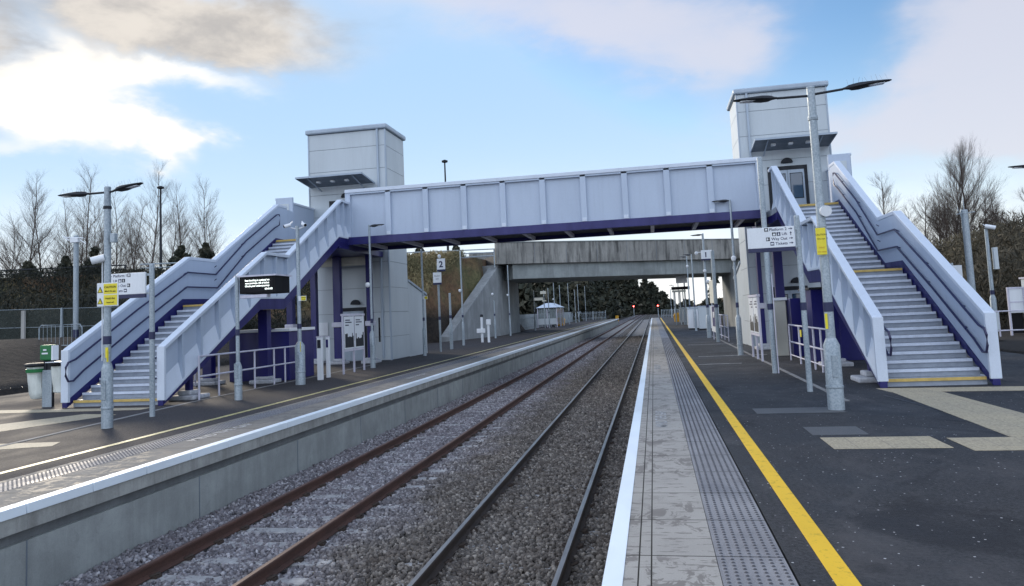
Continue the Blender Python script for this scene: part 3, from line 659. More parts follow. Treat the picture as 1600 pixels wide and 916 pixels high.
# ================================================================== STAIRCASES
SY, RI, GO = 16.6, .1625, .30
T_ = [(16.5,1.47),(21.5,4.17),(22.95,4.17),(27.38,6.70),(28.1,6.70)]
B_ = [(16.5,.12),(21.12,2.70),(22.62,2.72),(27.12,5.2),(28.1,5.2)]
def off(L, dz, cl=None): return [(y, max(z+dz, cl) if cl is not None else z+dz) for y, z in L]
def zat(L, y):
    for (a, b), (c_, d) in zip(L, L[1:]):
        if a <= y <= c_: return b+(d-b)*(y-a)/(c_-a)
    return L[-1][1]
def staircase(label, xl, xr, lab2):
    st = thing('staircase', label, 'staircase', ((xl+xr)/2, 16.5, 0), 0, 'footbridge stairs')
    for s, xe in ((-1, xl), (1, xr)):
        # xe: outermost plane; the panel stands 8 cm inside it
        xp = xe - s*.135
        lo, hi = sorted((xp, xp - s*.035))
        p = MB().prism(off(B_, .03) + off(T_, -.05)[::-1], 'x', lo, hi).build('parapet', M['panel'], st)
        a, b_ = sorted((xe+s*.02, xe - s*.19))
        MB().prism(off(T_, -.10) + T_[::-1], 'x', a, b_).build('parapet_cap', M['panel_cap'], p, bevel=.012)
        MB().box(a, b_, 16.44, 16.52, .13, 1.45).build('end_plate', M['panel_cap'], p, bevel=.01)
        ys_ = [17.25,18.05,18.9,19.7,20.5,21.4,22.15,22.9,23.7,24.5,25.3,26.1,26.9,27.6]
        ra, rb_ = sorted((xe - s*.012, xe - s*.134))
        for y in ys_:
            zb, zt = zat(B_, y)+.06, zat(T_, y)-.10
            MB().prism([(y-.045,zb-.02),(y+.045,zb+.03),(y+.045,zt+.0),(y-.045,zt-.03)], 'x', ra, rb_).build('rib', M['panel'], p)
        # kick strip folded outwards above the stringer
        kv = []; kf = []
        for y, z in B_: kv += [(xe-s*.133, y, z+.50), (xe-s*.008, y, z+.03), (xe-s*.008, y, z-.02)]
        for i in range(len(B_)-1):
            for j in (0, 1): q = i*3+j; kf.append((q, q+1, q+4, q+3) if s > 0 else (q+3, q+4, q+1, q))
        MB().add(kv, kf).build('kick_strip', M['panel_cap'], p)
        sa, sb = sorted((xe - s*.02, xe - s*.165))
        bot = off(B_, -.36, 0.0); bot[0] = (16.44, 0.0)
        top = [(16.44,.125)] + [(y, z-.025) for y, z in B_[1:]]
        MB().prism(bot + top[::-1], 'x', sa, sb).build('stringer', M['purple'], st, bevel=.008)
        ia, ib = sorted((xe - s*.171, xe - s*.185))
        MB().prism(off(B_, -.03, .01) + off(B_, .10)[::-1], 'x', ia, ib).build('inner_stringer', M['purple'], st)
        xh = xe - s*.25
        U = 1.03; L = .58; N = lambda y: RI + (y-SY)*RI/GO
        def N(y): return RI+(y-16.6)*.5417 if y < 21.1 else (2.6 if y < 22.6 else 2.6+RI+(y-22.6)*.5417)
        path = [(26.9,N(26.9)+L),(24.8,N(24.8)+L),(22.95,2.62+L),(21.25,2.60+L),(19,N(19)+L),(16.9,N(16.9)+L),(16.55,N(16.55)+L-.05),(16.38,N(16.5)+L-.02),(16.30,N(16.5)+L+.12),(16.30,N(16.5)+U-.12),(16.38,N(16.5)+U),(16.62,N(16.6)+U+.01),(19,N(19)+U),(21.3,2.62+U),(22.85,2.62+U),(24.8,N(24.8)+U),(27.1,N(27.1)+U),(27.3,N(27.2)+U-.02),(27.38,N(27.2)+U-.14),(27.3,N(27.1)+L+.06),(26.9,N(26.9)+L)]
        h_ = MB().tube([(xh, y, z) for y, z in path], .026, 8).build('handrail', M['handrail'], st, smooth=True)
        bk = MB()
        for y in (17.4,19.3,21.2,22.9,24.6,26.4): bk.tube([(xh,y,N(y)+L),(xe-s*.165,y,N(y)+L-.05)], .012, 5).tube([(xh,y,N(y)+U),(xe-s*.165,y,N(y)+U-.05)], .012, 5)
        bk.build('bracket', M['handrail'], h_)
    x0, x1 = xl+.19, xr-.19
    for i in range(32):
        if i < 15: y = SY + GO*i
        elif i == 15: y = 21.1
        elif i < 31: y = 22.6 + GO*(i-16)
        else: y = 27.1
        z = RI*(i+1); d = 1.5 if i == 15 else GO
        yel = i in (0, 15, 31)
        m = MB().box(x0, x1, y+.035, y+d-.001 + (.03 if i not in (15,31) else 0), z-.045, z, 0).box(x0, x1, y+.03, y+.05, z-RI+.004, z-.046, 0)
        m.box(x0+.02, x1-.02, y-.005, y+.034, z-.058, z+.003, 1)
        if i == 31: m = MB().box(x0+.02, x1-.02, y-.015, y+.05, z-.06, z+.012, 1).box(x0, x1, y+.03, y+.045, z-RI+.004, z-.062, 0)
        s_ = m.build('step', [M['tread'], M['ynosing'] if yel else M['nosing']], st)
        if yel: s_['label'] = 'step with yellow nosing'
    for y in (22.1,):
        for x in (xl+.45, xr-.45):
            c_ = MB().box(x-.16,x+.16,y-.13,y+.13,0,2.34).build('column', M['purple'], st, bevel=.008)
            MB().box(x-.4,x+.4,y-.32,y+.32,0,.12).box(x-.24,x+.24,y-.2,y+.2,.121,.22).build('pad', M['pad'], c_, bevel=.03)
        MB().box(xl+.17,xr-.17,y-.15,y+.15,2.36,2.53).build('cross_beam', M['purple'], st)
    MB().box(x0,x1,21.2,22.58,2.45,2.552).build('landing_beam', M['purple'], st)
    for x in (xl+.25, xr-.25):
        c_ = MB().box(x-.07,x+.07,17.75,17.9,.12,.62).build('column', M['purple'], st)
        MB().box(x-.38,x+.38,17.45,18.2,0,.12).box(x-.2,x+.2,17.6,18.05,.121,.24).build('pad', M['pad'], c_, bevel=.035)
    return st
staircase('left flight of pale steel stairs rising from the left platform beside the waste bag stand', -14.82, -11.93, '')
staircase('right flight of pale steel stairs with lavender parapets rising from the right platform', 4.44, 6.72, '')

# ================================================================== LIFT TOWERS
def lift_tower(label, x0, x1, lit_left, dl, dr, gx0, gx1):
    t = thing('lift_tower', label, 'lift tower', ((x0+x1)/2, 33.7, 0), 0, 'lift towers of the footbridge')
    y0, y1 = 32.42, 35.05
    zs = [0.02,1.08,2.22,3.36,4.55,5.7,6.8,7.85,8.95,10.02,10.78]
    m = MB().box(x0+.02,x1-.02,y0+.02,y1-.02,0,10.8,1)
    for a, b_ in zip(zs, zs[1:]): m.box(x0,x1,y0,y1,a+.008,b_-.008,0)
    wl = m.build('wall', [M['clad'], M['seam']], t, bevel=.004)
    for x in (x0, x1): MB().box(x-.03,x+.03,y0-.03,y0+.09,0,10.79).build('corner_trim', M['clad_trim'], wl, bevel=.01)
    MB().box(x0-.12,x1+.12,y0-.12,y1+.12,10.80,11.03).build('roof_edge', M['clad_trim'], t, bevel=.06)
    s = -1 if lit_left else 1
    xd = (x1-.36) if s > 0 else (x0+.42)
    MB().box(xd-.045,xd+.045,y0-.10,y0-.002,5.3,10.80).box(xd-.045,xd+.045,y0-.10,y0-.002,0.1,4.7).build('downpipe', M['clad_trim'], t, bevel=.01)
    # canopy over the upper door
    cx0, cx1 = (x0+.12, x1-.58) if s > 0 else (x0+.45, x1-.1)
    c_ = MB().prism([(30.85,8.42),(30.85,8.45),(32.40,8.27),(32.40,8.24)], 'x', cx0, cx1).build('canopy', M['canopy'], t, bevel=.01)
    MB().box(cx0-.03,cx1+.03,30.80,30.849,8.40,8.48).prism([(30.85,8.40),(30.85,8.47),(32.4,8.29),(32.4,8.22)],'x',cx0-.03,cx0-.001).prism([(30.85,8.40),(30.85,8.47),(32.4,8.29),(32.4,8.22)],'x',cx1+.001,cx1+.03).build('canopy_frame', M['clad_trim'], c_)
    for k_ in range(3):
        xx = cx0 + (cx1-cx0)*(.25+.22*k_); MB().box(xx-.09,xx+.09,31.4,31.6,8.26,8.35).build('light_fitting', M['white'], c_, bevel=.015)
    for xx in (cx0+.5, cx1-.5): MB().tube([(xx,30.95,8.40),(xx,32.40,8.05)], .03, 6).build('strut', M['clad_trim'], c_)
    # upper door (car park / bridge level)
    def door(a, b_, z0, z1, part):
        y = y0
        f = MB().box(a-.12,b_+.12,y-.05,y-.001,z1,z1+.16).box(a-.12,a,y-.05,y-.001,z0,z1).box(b_,b_+.12,y-.05,y-.001,z0,z1).build('door_frame', M['dark'], t, bevel=.006)
        mid = (a+b_)/2
        for u, v_ in ((a+.01, mid-.008), (mid+.008, b_-.01)):
            d = MB().box(u,v_,y-.035,y-.0015,z0+.02,z1-.01).build('door', M['clad_trim'], t, bevel=.006)
            MB().box(u+.10,v_-.10,y-.041,y-.0355,z0+.95,z1-.18).build('window', M['glass'], d)
            MB().box(u+.075,v_-.075,y-.0385,y-.0354,z0+.92,z1-.15).build('window_frame', M['black'], d)
    door(dl, dr, 5.22, 7.38, 'up')
    door(gx0, gx1, .03, 2.32, 'dn')
    for xx, zz in (((dl+dr)/2+.0, 7.66), ((gx0+gx1)/2+.3, 2.62)):
        MB().prism([(xx+.24*math.cos(q), zz+.22*math.sin(q)) for q in np.linspace(0, math.pi, 11)], 'y', y0-.14, y0-.001).build('bulkhead_light', M['dark'], t, bevel=.02)
    # lift motor annex behind
    ax = MB().prism([(y1+.001,0),(37.9,0),(37.9,3.05),(y1+.001,3.68)], 'x', x0, x1).build('annex', M['clad'], t)
    MB().prism([(y1+.002,3.69),(38.0,3.05),(38.0,3.17),(y1+.002,3.80)], 'x', x0-.06, x1+.06).build('annex_roof', M['clad_trim'], ax, bevel=.01)
    nb = -15.15 if s > 0 else 6.9
    MB().box(nb-.22,nb+.22,y0-.03,y0-.001,1.25,1.85).build('notice_board', M['white'], t, bevel=.005)
    return t
lift_tower('left grey panelled lift tower with canopy standing behind the left stairs', -15.72, -11.88, False, -14.6, -13.1, -14.5, -13.15)
lift_tower('right grey panelled lift tower whose glazed door shows above the right stairs', 4.02, 7.66, True, 5.2, 6.55, 5.0, 6.2)

# ================================================================== ENCLOSURES, RAILINGS
def railing(label, x, ys_, h, extra=None, px=.025):
    r = thing('railing', label, 'railing', (x, ys_[0], 0), 0, 'tube railings under the stairs')
    for z in (h, h*.53): MB().tube([(x,ys_[0],z),(x,ys_[-1],z)], .026, 8).build('rail', M['rail_white'], r, smooth=True)
    for y in ys_: MB().tube([(x,y,0),(x,y,h)], .028, 8).build('railing_post', M['rail_white'], r, smooth=True)
    if extra: MB().tube([(x,ys_[0],.18),(x,ys_[-1],.18)], .02, 8).build('rail', M['rail_white'], r, smooth=True)
    return r
railing('pale tube railing along the platform under the left stairs', -11.74, [17.6,18.5,20.35,21.5,22.2,23.2], 1.12)
railing('pale tube railing behind the dark enclosure under the left stairs', -14.6, [18.9,20.3,21.7], 1.1, True)
rr = railing('pale tube railing beside the big lamp post under the right stairs', 4.18, [18.9,20.3,21.2,22.2,23.2,24.8], 1.12, True)
MB().box(4.13,4.145,22.62,22.8,.82,1.02).build('tag', M['yellow'], rr)
railing('pale railing in front of the concrete abutment beyond the right lift tower', 3.6, [38.5,40.5,42.5,44.5], 1.3, True)
en = thing('equipment_enclosure', 'dark indigo enclosure with pale top edge under the left stairs', 'enclosure', (-13.1, 23.6, 0))
MB().box(-14.2,-12.0,23.0,24.8,0,1.62).build('body', M['purple'], en, bevel=.01)
MB().box(-14.25,-11.95,22.95,24.85,1.621,1.72).build('top_edge', M['white'], en, bevel=.01)
MB().tube([(-12.95,22.95,2.45),(-12.95,22.85,1.95),(-12.9,22.85,1.78),(-12.75,22.85,1.72),(-12.4,22.85,1.72)], .06, 8).build('conduit', M['purple'], en, smooth=True)
en = thing('equipment_enclosure', 'dark indigo enclosure behind the tall lamp post under the right stairs', 'enclosure', (5.5, 24.6, 0))
MB().box(4.75,6.5,24.0,25.6,0,2.18).build('body', M['purple'], en, bevel=.01)
MB().box(4.7,6.55,23.95,25.65,2.181,2.25).build('top_edge', M['dark'], en, bevel=.01)
en = thing('equipment_cabinet', 'indigo ribbed cabinet with cream side between the purple columns on the right', 'cabinet', (4.6, 27.2, 0))
MB().box(4.55,5.3,26.4,27.4,0,1.95).build('body', M['purple'], en, bevel=.01)
MB().box(4.1,4.5,27.0,27.35,0,1.9).build('side_panel', M['offwhite'], en, bevel=.01)
MB().box(4.05,4.55,26.95,27.38,1.901,2.0).build('lid', M['white'], en, bevel=.01)
# ================================================================== POSTS AND LAMPS
def head(mb, p, d, L=.66, w=.13, tilt=0.0):
    """road-lantern body: lofted flattened teardrop from p along unit direction d"""
    d = Vector((d[0], d[1], math.tan(tilt))).normalized(); sdv = Vector((-d.y, d.x, 0)).normalized(); u = d.cross(sdv) * -1
    if u.z < 0: u = -u
    secs = [(0,.03,.03,.0),(.04,.055,.04,.0),(.13,.42,.045+.01,.0),(.20,.80,.07,-.01),(.34,1.0,.075,-.01),(.6,.92,.05,.0),(.85,.62,.028,.008),(.97,.34,.018,.010),(1,.12,.008,.012)]
    secs[0] = (0,.22,.026,0); secs[1] = (.05,.26,.030,0)
    n = 12; vs = []; fs = []
    for t, ww, hh, zo in secs:
        for k_ in range(n):
            a = 2*math.pi*k_/n; s_, c_ = math.sin(a), math.cos(a)
            vs.append(Vector(p) + d*(t*L) + sdv*(c_*w*ww) + u*((s_*hh if s_ > 0 else s_*hh*.45) + zo))
    for i in range(len(secs)-1):
        for k_ in range(n): fs.append((i*n+k_, i*n+(k_+1)%n, (i+1)*n+(k_+1)%n, (i+1)*n+k_))
    fs += [tuple(range(n)), tuple(range((len(secs)-1)*n, len(secs)*n))[::-1]]
    mb.add(vs, fs); return d, sdv, u
def lamp(parent, p, d, tilt, arm, L=.66, w=.13, spikes=False, lean=0):
    q = Vector(p) + Vector((d[0]*arm, d[1]*arm, math.tan(tilt)*arm))
    a_ = MB().tube([p, q], .022, 8).build('arm', M['dark'], parent, smooth=True)
    m = MB(); dd, sv, u = head(m, q, d, L, w, tilt); hd = m.build('lantern', M['dark'], parent, smooth=True)
    m = MB(); c_ = q + dd*(L*.60) - u*.014; e1 = dd*(L*.24); e2 = sv*(w*.62)
    m.add([c_-e1-e2, c_+e1-e2*.7, c_+e1+e2*.7, c_-e1+e2, c_-e1-e2-u*.012, c_+e1-e2*.7-u*.012, c_+e1+e2*.7-u*.012, c_-e1+e2-u*.012], [(0,1,2,3),(7,6,5,4),(0,4,5,1),(1,5,6,2),(2,6,7,3),(3,7,4,0)]); m.build('lens', M['lens'], hd)
    if spikes:
        m = MB()
        for k_ in range(9):
            b = q + dd*(L*(.12+.1*k_)) + u*.05; m.tube([b, b + u*.10 + dd*rnd.uniform(-.03,.03) + sv*rnd.uniform(-.05,.05)], .0025, 3)
        m.tube([q + dd*(L*.10) + u*.045, q + dd*(L*.95) + u*.035], .004, 3).build('bird_spikes', M['galv'], hd)
def post(name, label, cat, x, y, h, r=.05, base=None, band=(1.66,1.82), group=None, z0=0, cap=True):
    """base = (radius, top height of the thick lower section)"""
    p = thing(name, label, cat, (x, y, z0), 0, group)
    if base:
        rb_, hb = base
        MB().lathe(x, y, [(z0,rb_),(z0+hb-.12,rb_),(z0+hb,r+.004),(z0+hb+.001,r),(z0+h,r*.86)], 20).build('shaft', M['galv'], p, smooth=True)
        MB().lathe(x, y, [(z0+.36,rb_+.001),(z0+.37,rb_+.010),(z0+.40,rb_+.010),(z0+.41,rb_+.001)], 20).build('collar', M['galv'], p, smooth=True)
        MB().box(x-.05,x+.05,y-rb_-.012,y-rb_+.03,z0+.55,z0+.92).build('door', M['galv'], p, bevel=.004)
    else:
        MB().lathe(x, y, [(z0,r),(z0+h,r*.95)], 16).build('shaft', M['galv'], p, smooth=True)
    if cap: MB().lathe(x, y, [(z0+h+.0005,r*.95),(z0+h+.03,r*.8)], 12).build('cap', M['galv'], p, smooth=True)
    if band: MB().lathe(x, y, [(z0+band[0],r+.006),(z0+band[1],r+.006)], 16).build('band', M['navy'], p, smooth=True)
    return p
def cctv(parent, x, y, z, dx_, dy_, L=.26, r=.06):
    d = Vector((dx_, dy_, -.25)).normalized(); p = Vector((x, y, z))
    c_ = MB().tube([p-d*.02, p+d*L], r, 14).build('camera_housing', M['white'], parent, smooth=True)
    MB().tube([p+d*(L+.001), p+d*(L+.012)], r*.82, 14).build('lens', M['black'], c_, smooth=True)
    MB().tube([p+Vector((0,.0,.02)), p+Vector((-dx_*.1,-dy_*.1+.02,.10))], .02, 6).build('bracket', M['white'], c_)
# --- big twin-headed post, left
p = post('lamp_post', 'twin-headed galvanised lamp post in front of the left stairs carrying yellow caution boards', 'lamp post', -10.57, 12.87, 4.72, .07, (.105,1.25), (1.62,1.78), 'tall platform lamp posts')
lamp(p, (-10.62,12.87,4.64), (-1,0), .0, .38, .70, .13, True); lamp(p, (-10.52,12.87,4.64), (1,0), R_(9), .09, .66, .13, True)
MB().box(-10.46,-10.36,12.8,12.9,3.62,3.80).build('sensor_box', M['galv'], p, bevel=.01)
cctv(p, -10.62, 12.82, 3.32, -.75, -.5, .22, .075)
MB().lathe(-10.57,12.87,[(4.30,.075),(4.34,.078),(4.36,.075)],16).build('joint_ring', M['dark'], p)
MB().tube([(-10.66,12.84,1.3),(-10.66,12.84,3.3)], .011, 6).build('cable', M['white'], p)
cb = MB().box(-10.71,-10.24,12.755,12.775,2.36,2.82).build('caution_board', M['white'], p, bevel=.006)
for z0_, l1, l2 in ((2.60,'CAUTION','Mind the gap'),(2.38,'Hold the','hand rail')):
    MB().box(-10.555,-10.26,12.749,12.7545,z0_,z0_+.20).build('yellow_panel', M['yellow'], cb)
    MB().prism([(-10.695,z0_+.03),(-10.575,z0_+.03),(-10.635,z0_+.15)], 'y', 12.749, 12.7545).build('triangle_border', M['black'], cb)
    MB().prism([(-10.676,z0_+.040),(-10.594,z0_+.040),(-10.635,z0_+.125)], 'y', 12.7475, 12.7488).build('triangle', M['yellow'], cb)
    text('!', .075, M['black'], cb, (-10.635,12.747,z0_+.050), align='CENTER', ext=.0004)
    text(l1, .058, M['black'], cb, (-10.408,12.747,z0_+.115), align='CENTER', bold=.001, ext=.0004)
    text(l2, .046, M['black'], cb, (-10.408,12.747,z0_+.04), align='CENTER', bold=.0006, ext=.0004)
MB().box(-10.50,-10.485,12.765,12.80,1.28,1.5).build('sticker', M['yellow'], p)
MB().box(-10.545,-10.49,12.785,12.799,1.36,1.56).build('sticker', M['yellow'], p)
# --- big twin-headed post, right
p = post('lamp_post', 'tall twin-headed galvanised lamp post with thick base standing before the right stairs', 'lamp post', 2.93, 13.45, 5.55, .078, (.135,1.2), (1.65,1.81), 'tall platform lamp posts')
lamp(p, (2.88,13.45,5.42), (-1,0), R_(1), .52, .75, .14, True); lamp(p, (2.98,13.45,5.44), (1,0), R_(5), .48, .80, .14, True)
MB().lathe(2.93,13.45,[(4.98,.081),(5.02,.086),(5.06,.081)],16).build('joint_ring', M['galv'], p)
MB().tube([(2.99,13.3,3.36),(2.99,13.62,3.40)], .095, 16).build('loudspeaker', M['white'], p, smooth=True)
ys_ = MB().box(2.80,2.96,13.33,13.35,2.62,3.08).build('caution_board', M['yellow'], p, bevel=.004)
for z_, s_ in ((2.95,'CAUTION'),(2.88,'Do not'),(2.73,'Mind'),(2.66,'the step')): text(s_, .042, M['orange'] if z_ < 2.8 else M['dark'], ys_, (2.88,13.327,z_), align='CENTER', ext=.0004)
MB().box(2.845,2.885,13.36,13.375,1.36,1.62).build('sticker', M['yellow'], p)
for z_ in (2.6,2.9,3.1): MB().lathe(2.93,13.45,[(z_,.083),(z_+.02,.083)],16).build('clamp', M['galv'], p)
# --- wayfinding boards
def arrow(m, x, z, y, s, dirn):
    P_ = [(-s,-s*.16),(s*.1,-s*.16),(s*.1,-s*.55),(s,0),(s*.1,s*.55),(s*.1,s*.16),(-s,s*.16)]
    rot = {'R': lambda u, v: (u, v), 'L': lambda u, v: (-u, -v), 'U': lambda u, v: (-v, u)}[dirn]
    m.prism([(x+rot(*p)[0], z+rot(*p)[1]) for p in P_], 'y', y-.002, y)
def icon(m, m2, x, z, y, s, kind):
    m.box(x-s/2,x+s/2,y-.002,y,z-s/2,z+s/2)
    yy = y-.0025
    if kind == 'train': m2.box(x-s*.28,x+s*.28,yy-.001,yy,z-s*.15,z+s*.33).box(x-s*.28,x+s*.28,yy-.001,yy,z-s*.36,z-s*.26)
    if kind == 'lift': m2.box(x-s*.3,x+s*.3,yy-.001,yy,z-s*.36,z+s*.12).prism([(x-s*.15,z+s*.2),(x+s*.15,z+s*.2),(x,z+s*.4)],'y',yy-.001,yy)
    if kind == 'chair': m2.prism([(x+s*.22*math.cos(q),z-s*.1+s*.22*math.sin(q)) for q in np.linspace(0,6,10)],'y',yy-.001,yy).box(x-s*.06,x+s*.06,yy-.0015,yy,z,z+s*.38)
    if kind == 'exit': m2.box(x-s*.34,x+s*.05,yy-.001,yy,z-s*.3,z+s*.3).box(x+s*.1,x+s*.38,yy-.001,yy,z-s*.05,z+s*.05)
    if kind == 'ticket': m2.box(x-s*.34,x+s*.34,yy-.001,yy,z-s*.2,z+s*.2)
def wayfinding(label, px, py, h, x0, x1, z0, z1, rows, side):
    w = post('wayfinding_sign', label, 'direction sign', px, py, h, .057, None, (1.66,1.82), 'direction signs on posts')
    y = py - .09
    b_ = MB().box(x0,x1,y,y+.05,z0,z1).build('board', M['white'], w, bevel=.006)
    MB().box(x0,x1,y-.001,y+.051,z0-.085,z0-.001).build('navy_strip', M['navy'], b_, bevel=.004)
    MB().box(min(x1,px)-.06,max(x1,px),py-.05,py-.03,z0-.02,z0+.03).box(min(x1,px)-.06,max(x1,px),py-.05,py-.03,z1-.08,z1-.03).build('clamp', M['galv'], w)
    n = len(rows); m = MB(); m2 = MB()
    for i, (s_, ar, ics) in enumerate(rows):
        z = z1 - .052 - i*(z1-z0-.07)/(n-.35); s = .075
        if side == 'R':
            arrow(m, x1-.075, z, y, .042, ar); m.build('arrow', M['navy'], b_); m = MB()
            t = text(s_, .082, M['navy'], b_, (x1-.15, y-.001, z-.028), align='RIGHT', bold=.0012, ext=.0006)
            wd = t.dimensions.x if t.dimensions.x > 0 else .05*len(s_)
            for j, k_ in enumerate(ics): m = MB(); m2 = MB(); icon(m, m2, x1-.15-wd-.065-j*.09, z, y, s, k_); pic = m.build('pictogram', M['navy'], b_); m2.build('symbol', M['white'], b_)
        else:
            arrow(m, x0+.075, z, y, .042, ar); m.build('arrow', M['navy'], b_); m = MB()
            t = text(s_, .082, M['navy'], b_, (x0+.15, y-.001, z-.028), align='LEFT', bold=.0012, ext=.0006)
            wd = t.dimensions.x if t.dimensions.x > 0 else .05*len(s_)
            for j, k_ in enumerate(ics): m = MB(); m2 = MB(); icon(m, m2, x0+.15+wd+.065+j*.09, z, y, s, k_); pic = m.build('pictogram', M['navy'], b_); m2.build('symbol', M['white'], b_)
    return w
wayfinding('white direction board reading Platform 2 and Way Out on a post by the right stairs', 3.04, 16.15, 3.60, 2.02, 2.96, 2.98, 3.41, [('Platform 2','R',['train']),('Lift','U',['chair','lift']),('Way Out','R',['exit']),('Tickets','R',['ticket'])], 'R')
wayfinding('white direction board reading Platform 1 on a post by the left stairs', -10.76, 14.45, 3.28, -11.80, -10.86, 2.66, 3.13, [('Platform 1','L',['train']),('Lift','U',['lift','chair']),('Way Out','L',['exit']),('Tickets','L',['ticket'])], 'L')
# --- train indicator
p = post('train_indicator', 'black electronic message screen on a post in front of the left stairs', 'display screen', -10.45, 17.32, 3.12, .05, (.095,.95), (1.62,1.78))
hb = MB().box(-10.36,-9.37,17.28,18.05,2.67,3.10).build('display_housing', M['black'], p, bevel=.012)
MB().box(-10.40,-9.33,17.24,18.09,3.101,3.14).build('hood', M['rail_white'], hb)
MB().box(-10.36,-9.62,17.30,17.5,2.56,2.64).build('bracket', M['rail_white'], p)
MB().box(-10.31,-9.42,17.272,17.279,2.71,3.06).build('screen', M['black'], hb)
for i, s_ in enumerate(('Seat booking is optional on','new journeys. All of ticket','Check your online journey')): text(s_, .062, M['screen_text'], hb, (-9.86,17.270,2.985-i*.072), align='CENTER', bold=.0014, ext=.0004)
text('09:41:03', .062, M['screen_text'], hb, (-9.435,17.270,2.755), align='RIGHT', bold=.0014, ext=.0004)
# --- single posts, left side
def ysign(p, x, y, z, w_=.26, h_=.15):
    s_ = MB().box(x-w_/2,x+w_/2,y-.02,y,z-h_/2,z+h_/2).build('caution_plate', M['white'], p, bevel=.003)
    MB().box(x-w_*.12,x+w_*.46,y-.026,y-.0205,z-h_*.42,z+h_*.42).build('yellow_panel', M['yellow'], s_)
    text('CAUTION', .038, M['black'], s_, (x+w_*.17,y-.028,z+.01), align='CENTER', bold=.0006, ext=.0003); text('Mind head', .026, M['black'], s_, (x+w_*.17,y-.028,z-.045), align='CENTER', ext=.0003)
def domecam(p, x, y, z):
    MB().lathe(x, y, [(z-.20,.02),(z-.17,.07),(z-.10,.095),(z-.04,.09),(z,.05)], 14).build('camera_dome', M['white'], p, smooth=True)
p = post('camera_post', 'galvanised post with small white cameras on top against the left stairs', 'camera post', -10.72, 21.22, 4.85, .062, (.15,1.3), (1.7,1.85), 'tall platform lamp posts')
for a in (-1, 1): MB().tube([(-10.72,21.22,4.78),(-10.72+a*.22,21.22,4.84)], .02, 6).build('arm', M['white'], p); cctv(p, -10.72+a*.22, 21.15, 4.92, a*.6, -.5, .18, .055)
ysign(p, -10.55, 21.12, 2.62)
MB().box(-10.63,-10.615,21.06,21.075,1.0,1.3).build('sticker', M['yellow'], p)
p = post('camera_post', 'slim galvanised post with a single slanted lantern beside the poster frame', 'lamp post', -10.92, 27.7, 5.62, .048, (.10,1.45), (1.75,1.92), 'tall platform lamp posts')
lamp(p, (-10.92,27.7,5.58), (1,0), R_(3), .02, .62, .12)
domecam(p, -11.02, 27.62, 3.35)
MB().box(-10.62,-10.56,27.62,27.66,1.0,1.95).build('hose_reel_strip', M['black'], p)
p = post('camera_post', 'galvanised post with small yellow plate right of the left lift tower', 'lamp post', -11.2, 35.3, 5.25, .05, (.09,1.4), (1.72,1.88), 'tall platform lamp posts'); ysign(p, -11.05, 35.2, 2.85)
for (x, y, h, lb, dome, single) in (
    (-12.05,46.2,6.05,'galvanised post right of the platform 2 sign near the grassy bank',1,0),
    (-12.2,62.8,6.05,'galvanised post before the left concrete abutment',1,0),
    (-12.45,57.8,2.95,'short galvanised post leaning on the left concrete wall',1,0),
    (-12.4,77.7,4.2,'slim post left of the waiting shelter under the road bridge',0,0),
    (-12.3,88.0,4.75,'post carrying small boards over the waiting shelter',0,0),
    (-12.3,93.3,5.55,'tall post rising in front of the waiting shelter roof',1,0),
    (-12.3,99.3,5.4,'thin post behind the waiting shelter',0,0),
    (-12.3,109.4,6.0,'pointed post between the shelter and the platform end fence',0,0),
    (-12.3,118.6,5.3,'shorter post beyond the yellow grit bin on the left platform',0,0),
    (-12.3,123.8,6.3,'lamp post with right-facing lantern near the left platform end',0,1),
    (-12.3,137.0,6.4,'last lamp post with small lantern at the left platform end',0,1),
    (3.0,56.4,5.65,'right lamp post behind the platform 1 sign with left-facing lantern',1,2),
    (3.0,63.9,6.0,'slim right post beneath the road bridge girder',0,2),
    (3.0,76.8,3.7,'short right post beside the distant white board',0,0),
    (3.0,89.5,4.6,'right post just before the far grit bin',0,0),
    (3.0,110.4,5.0,'distant right lamp post against the patch of sky',0,2),
    (3.0,129.3,4.9,'most distant right post near the platform end',0,0)):
    p = post('lamp_post' if single else 'platform_post', lb, 'lamp post' if single else 'post', x, y, h, .055, (.085,1.5), (1.78,1.95), 'posts receding along the platforms')
    if single: lamp(p, (x, y, h-.02), (1 if single == 1 else -1, 0), R_(2), .03, .62, .12)
    if dome: domecam(p, x-.09 if x < 0 else x-.35, y-.1, 3.6 if x < 0 else 4.9)
# --- platform number signs
p = post('platform_number_sign', 'white platform number 2 sign with navy underline on a post', 'platform sign', -11.38, 38.7, 4.75, .06, None, (1.72,1.9), 'platform number signs')
b_ = MB().box(-11.38,-10.93,38.55,38.6,4.43,5.02).build('board', M['white'], p, bevel=.006); MB().box(-11.38,-10.93,38.548,38.602,4.33,4.429).build('navy_strip', M['navy'], b_)
text('2', .46, M['navy'], b_, (-11.155,38.546,4.56), align='CENTER', bold=.012, ext=.0005)
b_ = MB().box(-11.62,-11.16,38.53,38.58,3.72,4.28).build('lower_board', M['white'], p, bevel=.006); MB().box(-11.62,-11.16,38.528,38.582,3.62,3.719).build('navy_strip', M['navy'], b_)
text('Station', .11, M['navy'], b_, (-11.39,38.527,4.06), align='CENTER', ext=.0005); text('exit', .11, M['navy'], b_, (-11.39,38.527,3.9), align='CENTER', ext=.0005)
domecam(p, -11.25, 38.6, 5.25)
post('platform_post', 'plain post standing just behind the platform 2 sign', 'post', -11.55, 41.5, 3.2, .07, (.10,1.5), (1.78,1.95), 'posts receding along the platforms')
p = post('platform_number_sign', 'white platform number 1 sign on a lamp post beyond the right lift tower', 'platform sign', 3.03, 43.7, 5.95, .07, (.12,1.3), (1.72,1.9), 'platform number signs')
lamp(p, (3.03,43.7,5.9), (-1,0), R_(-1), .03, .66, .12)
